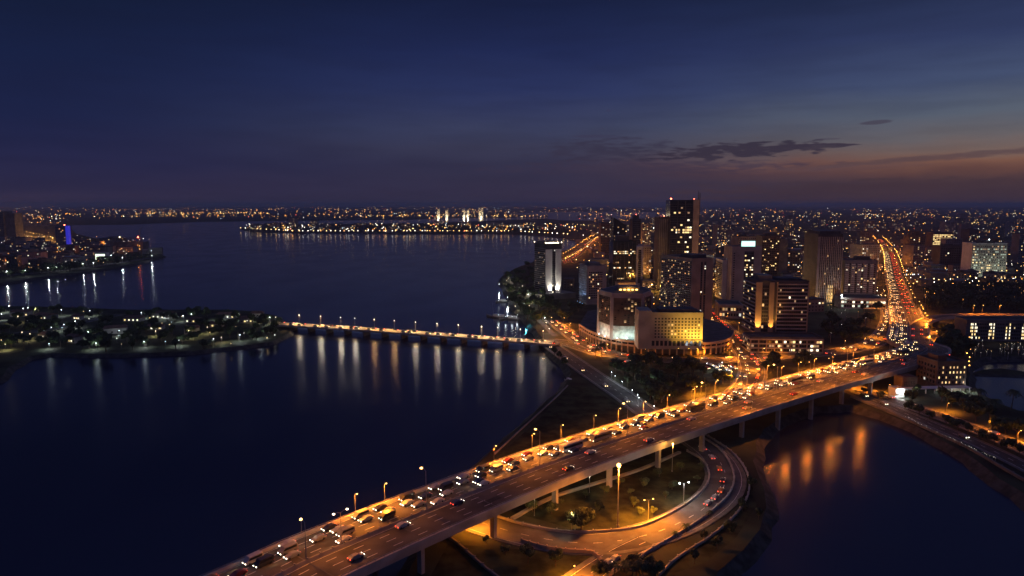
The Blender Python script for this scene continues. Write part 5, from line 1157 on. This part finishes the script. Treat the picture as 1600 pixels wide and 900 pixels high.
# ------------------------------------------------------------------ boats and jetty
def boat(px, py, L, yaw, label, mast=True):
    o = thing('moored_boat', label, 'boat', G(px, py, 0), yaw, None); W_ = L * .13; st = []
    mb = MB(); secs = [(-.5, .75, .0), (-.25, 1, 0), (.15, 1, 0), (.38, .6, .1), (.5, .04, .25)]; v = []
    for u, w_, sh in secs: v += [(-W_ * w_, u * L, 1.3 + sh * 3), (-W_ * w_ * .6, u * L, -.4), (W_ * w_ * .6, u * L, -.4), (W_ * w_, u * L, 1.3 + sh * 3)]
    f = [(4 * i + k, 4 * i + k + 1, 4 * i + 5 + k, 4 * i + 4 + k) for i in range(4) for k in range(3)] + [(4 * i + 3, 4 * i, 4 * i + 4, 4 * i + 7) for i in range(4)] + [(0, 3, 2, 1)]
    mb.add(v, f); mb.build('hull', m_concd, o)
    MB().box(-W_ * .7, W_ * .7, -L * .3, L * .1, 1.3, 3.4).build('cabin', m_white, o)
    if mast: mb = MB(); mb.tube((0, L * .15, 1.2), (0, L * .2, 1.2 + L * .5), .12, .06); mb.build('mast', m_steel, o)
boat(776, 496, 26, .9, 'dark moored vessel with a leaning mast off the wooded shore'); boat(798, 499, 20, 1.2, 'low moored boat alongside the jetty lights', False); boat(784, 472, 14, 1.7, 'small dark boat moored above the jetty', False); boat(888, 599, 9, .5, 'small reddish boat at the shore beside the dark field', False)
jt = thing('jetty', 'low timber jetty reaching out from the wooded shore', 'jetty', G(818, 497, 0)); q = G(780, 500, 0) - G(818, 497, 0); mb = MB(); mb.rbox((q.x / 2, q.y / 2), (q.x, q.y), q.length, 3, .8, 1.2); mb.build('deck', m_concd, jt)
for k in range(5):
    c = q * (k / 4.5); mb = MB(); mb.tube((c.x, c.y, -1.5), (c.x, c.y, .8), .25); mb.build('pile', m_concd, jt)
for k, (px, py) in enumerate([(779, 498), (790, 500), (800, 500), (808, 498)]): street_lamp(G(px, py, 1.2), 3.5, 'globe', e_wht, (.85, .95, 1), 700, f'small white lamp on the jetty, {nth(k)} from its outer end', 'lamps on the jetty')
light('pool_glow', 'POINT', jt, (G(822, 508, 2.5) - G(818, 497, 0)), (.1, .75, 1), 1500, .4)

# ------------------------------------------------------------------ lights and roofs spreading to the horizon
rnd.seed(77); far = MB(); lts = MB()
def scatter(n, x0, x1, y0, y1, pw, z, hs, r0, cols, test=None, roofs=True):
    for _ in range(n):
        px = rnd.uniform(x0, x1); py = y0 + (y1 - y0) * rnd.random() ** pw
        if test and not test(px, py): continue
        P = G(px, py, z); de = depth_of(P); h = rnd.uniform(*hs)
        if de < 1500 and not clear(P.x, P.y, 3): continue
        r = r0 * rnd.choice([.6, .8, 1, 1, 1.3]) * (de / 2500) ** .75
        lts.tube((P.x, P.y, z - 1), (P.x, P.y, z + h), max(.15, r * .15), None, 4, 0, False); lts.octa((P.x, P.y, z + h + r), r, 1 + rnd.choice(cols))
        if roofs and rnd.random() < .55:
            a = rnd.uniform(10, 26); y2 = P.y + rnd.uniform(8, 40); x2 = P.x + rnd.uniform(-20, 20)
            if clear(x2, y2, a * .7) or de > 1500: far.rbox((x2, y2), (1, rnd.uniform(-.4, .4)), a, a * .8, z - 1, z + rnd.uniform(4, 14), rnd.randrange(3))
SO, YE, WH, CO, RD, BU, OR = range(7)
mixed = [SO] * 8 + [YE] * 6 + [WH] * 3 + [CO] * 1 + [RD] + [OR] * 2
land_r = lambda px, py: (px > 905 or py < 366) and not (py > 345 and px < 905 + max(0, (py - 380)) * .4 and py > 372)
scatter(260, 900, 1640, 326, 345, 1.0, Z, (6, 26), 1.15, mixed, None)
scatter(300, 905, 1640, 335, 400, 1.0, Z, (5, 20), .95, mixed, land_r)
scatter(210, 900, 1640, 385, 450, 1.0, Z, (4, 14), .9, mixed, lambda px, py: px > 880)
scatter(120, 1180, 1400, 440, 480, 1.0, Z, (3, 7), .9, [YE, WH, SO], None, False)
scatter(260, -10, 1100, 321.8, 330, 1.0, 2, (4, 22), 1.0, mixed)
scatter(330, -10, 800, 325, 343, .8, 2, (4, 20), 1.3, mixed + [SO] * 4)
scatter(60, 230, 420, 333, 335.5, 1, 2, (5, 12), 1.5, [SO, SO, YE]); scatter(60, 560, 860, 338, 341, 1, 2, (5, 12), 1.3, [YE, SO, SO])
scatter(330, 385, 900, 353, 364, 1.0, Z, (4, 14), 1.35, mixed + [WH] * 3, lambda px, py: py < 358 + min(6, (px - 380) * .1))
scatter(70, -10, 225, 372, 425, 1, 2.6, (4, 12), .8, [SO, SO, YE, WH, OR], lambda px, py: py < 436 - px * .14)
scatter(90, -10, 240, 372, 425, 1, 2.6, (4, 10), .6, [SO, YE, WH, WH], lambda px, py: py < 434 - px * .15, False)
scatter(70, -10, 100, 335, 352, 1, 2, (4, 14), 1.1, mixed)
scatter(26, 1440, 1600, 452, 486, 1, Z, (9, 13), .5, [SO, SO, OR], None, False); scatter(40, 1295, 1400, 486, 540, 1, Z, (8, 12), .3, [SO, YE, WH], None, False)
scatter(46, 1400, 1600, 425, 452, .6, Z, (4, 8), 1.3, [SO, YE, WH, YE]); scatter(40, 1415, 1480, 425, 437, 1, Z, (4, 8), 1.2, [WH, WH, YE, CO])
scatter(70, 1505, 1600, 533, 560, 1, Z, (2, 6), .35, [SO, YE, WH, WH], None, False)
scatter(60, 930, 1120, 440, 500, 1, Z, (3, 8), .8, [YE, WH, SO, OR], lambda px, py: True, False)
for k in range(34):                                        # small white lamps set along the pond wall
    u = k / 33; P = G(1415 + 140 * u, 655 + 66 * u + 6 * u * (1 - u), Z); lts.tube((P.x, P.y, Z), (P.x, P.y, Z + 1.3), .08, None, 4, 0, False); lts.octa((P.x + rnd.uniform(-.6, .6), P.y, Z + 1.5), rnd.choice([.04, .06, .08]), 1 + WH)
for k in range(10): P = G(1512 + rnd.uniform(-3, 5), 520 + k * 6.5, Z); lts.tube((P.x, P.y, Z), (P.x, P.y, Z + 3), .1, None, 4, 0, False); lts.octa((P.x, P.y, Z + 3.3), .45, 1 + SO)
for k in range(70):                                        # shore lamps on the distant spit, bright enough to streak the water
    px = 378 + 515 * (k + rnd.uniform(-.4, .4)) / 70; py = 359.5 + min(5, (px - 378) * .06) + (max(0, px - 800) * .06); P = G(px, py, Z); lts.tube((P.x, P.y, Z), (P.x, P.y, Z + 8), .3, None, 4, 0, False); lts.octa((P.x, P.y, Z + 9.5), 1.6, 1 + rnd.choice([YE, WH, SO, YE]))
em_l = [EM('city_lamp_sodium', (1, .43, .09), 7), EM('city_lamp_yellow', (1, .66, .26), 7), EM('city_lamp_white', (1, .92, .78), 7), EM('city_lamp_cool', (.65, .85, 1), 4), EM('city_lamp_red', (1, .12, .06), 7), EM('city_lamp_blue', (.3, .4, 1), 7), EM('city_lamp_orange', (1, .35, .05), 10)]
def street_line(px, py, z, L, ang, gap, ci, r0=.8, hgt=8):
    P = G(px, py, z); d = Vector((math.cos(ang), math.sin(ang), 0)); de = depth_of(P); rr = r0 * (de / 2500) ** .75
    for k in range(int(L / gap)):
        q = P + d * (k * gap + rnd.uniform(-.2, .2) * gap)
        x, y = proj(q)
        if q.y < 700 or not (0 < x < 1600): continue
        if z == 2.6 and not inside(x, proj(Vector((q.x, q.y, z)))[1], PENIN): continue
        if de < 1500 and not clear(q.x, q.y, 2): continue
        lts.tube((q.x, q.y, z - 1), (q.x, q.y, z + hgt), max(.12, rr * .15), None, 4, 0, False); lts.octa((q.x, q.y, z + hgt + rr), rr * rnd.choice([.7, .9, 1, 1.2]), 1 + ci)
for k in range(85):
    px = rnd.uniform(890, 1620); py = rnd.uniform(329, 440); P = G(px, py, Z); de = P.y
    if py > 372 and px < 930: continue
    street_line(px, py, Z, rnd.uniform(150, 420) * (de / 1500) ** .8, rnd.choice([.25, .35, 1.82, 1.92, 1.5, 2.3]), 32 * (de / 1400) ** .7, rnd.choice([SO, SO, SO, YE, YE, WH, OR]), rnd.choice([.6, .8, 1.0]))
for k in range(22): street_line(rnd.uniform(-20, 780), rnd.uniform(328, 341), 2, rnd.uniform(600, 2200), rnd.uniform(-.15, .15), 110, rnd.choice([SO, SO, YE, OR]), .7)
for k in range(10): street_line(rnd.uniform(-20, 200), rnd.uniform(372, 420), 2.6, rnd.uniform(150, 400), rnd.choice([.1, .2, 1.7]), 34, rnd.choice([SO, SO, WH, YE]), .6, 6)
for k in range(64):
    px, py = (rnd.uniform(930, 1390), rnd.uniform(380, 482)) if k % 3 else (rnd.uniform(1400, 1610), rnd.uniform(385, 452)); P = G(px, py, Z)
    for q in range(int(rnd.uniform(4, 12))):
        x = P.x + rnd.gauss(0, 26); y = P.y + rnd.gauss(0, 20); h = rnd.uniform(3, 9); rr = rnd.uniform(.22, .55)
        if clear(x, y, .8): lts.tube((x, y, Z - 1), (x, y, Z + h), .1, None, 4, 0, False); lts.octa((x, y, Z + h + rr), rr, 1 + rnd.choice([SO, SO, SO, YE, YE, WH, OR]))
for k in range(26):                                        # bright clusters: markets, junctions, stadium lamps
    px = rnd.uniform(900, 1600); py = rnd.uniform(332, 420); P = G(px, py, Z); ci = rnd.choice([SO, YE, YE, WH, OR, OR])
    if py > 372 and px < 930: continue
    for q in range(rnd.randrange(4, 11)):
        x = P.x + rnd.gauss(0, 22) * (P.y / 1500) ** .6; y = P.y + rnd.gauss(0, 22); h = rnd.uniform(4, 12); rr = .7 * (P.y / 2500) ** .75 * rnd.uniform(.6, 1.5)
        if P.y > 1500 or clear(x, y, 2): lts.tube((x, y, Z - 1), (x, y, Z + h), max(.12, rr * .15), None, 4, 0, False); lts.octa((x, y, Z + h + rr), rr, 1 + ci)
for k in range(46):
    px, py = rnd.uniform(0, 430), rnd.uniform(491, 545); P = G(px, py, 2.2)
    if inside(px, py, ISLAND) and clear(P.x, P.y, .5): rr = rnd.uniform(.14, .3); lts.tube((P.x, P.y, 2), (P.x, P.y, 5.5), .08, None, 4, 0, False); lts.octa((P.x, P.y, 5.7), rr, 1 + rnd.choice([WH, CO, YE, YE]))
o = lts.build('city_lights', [m_steel] + em_l, kind='stuff'); o['label'] = 'countless small street lights of the city spreading to the horizon'; o['category'] = 'city lights'
o = far.build('distant_roofs', [m_concd, m_brown, m_grey], kind='stuff'); o['label'] = 'mass of low roofs filling the dim city to the horizon'; o['category'] = 'city roofs'
# low ridges of land on the horizon
mb = MB()
for k in range(60):
    x = -14000 + k * 560; y = 17000 + rnd.uniform(-1500, 5000); mb.add([(x - 900, y, 0), (x + 900, y, 0), (x + rnd.uniform(200, 600), y, rnd.uniform(8, 24)), (x - rnd.uniform(200, 600), y, rnd.uniform(8, 24)), (x - 900, y + 1500, 0), (x + 900, y + 1500, 0)], [(0, 1, 2, 3), (3, 2, 5, 4)])
mb.build('distant_hills', m_ground, kind='structure')
print('LAMPS', NL[0], 'CARS', CAR_N[0], 'BLOCKS', len(BLK), 'TREES', sum(TC.values()))

# ------------------------------------------------------------------ evening air
m_haze = bpy.data.materials.new('evening_haze'); m_haze.use_nodes = True; t = m_haze.node_tree; t.nodes.clear()
pv = N(t, 'ShaderNodeVolumePrincipled'); pv.inputs['Color'].default_value = (.97, .91, .93, 1); pv.inputs['Density'].default_value = 7e-5; pv.inputs['Anisotropy'].default_value = 0.0
mo = N(t, 'ShaderNodeOutputMaterial'); t.links.new(pv.outputs[0], mo.inputs['Volume'])
MB().box(-170000, 170000, -170000, 170000, -5.5, 150).build('haze', m_haze, kind='stuff')
# every numbered label counts from the left of the view
grp = {}
for o in list(SC.objects):
    if o.parent is None and ' counted' in str(o.get('label', '')): grp.setdefault(o.get('group', ''), []).append(o)
for g_, os_ in grp.items():
    for i, o in enumerate(sorted(os_, key=lambda q: proj(q.location)[0])):
        o['label'] = o['label'].rsplit(',', 1)[0] + f', {nth(i)} from the left'
print('CARS', CAR_N[0])
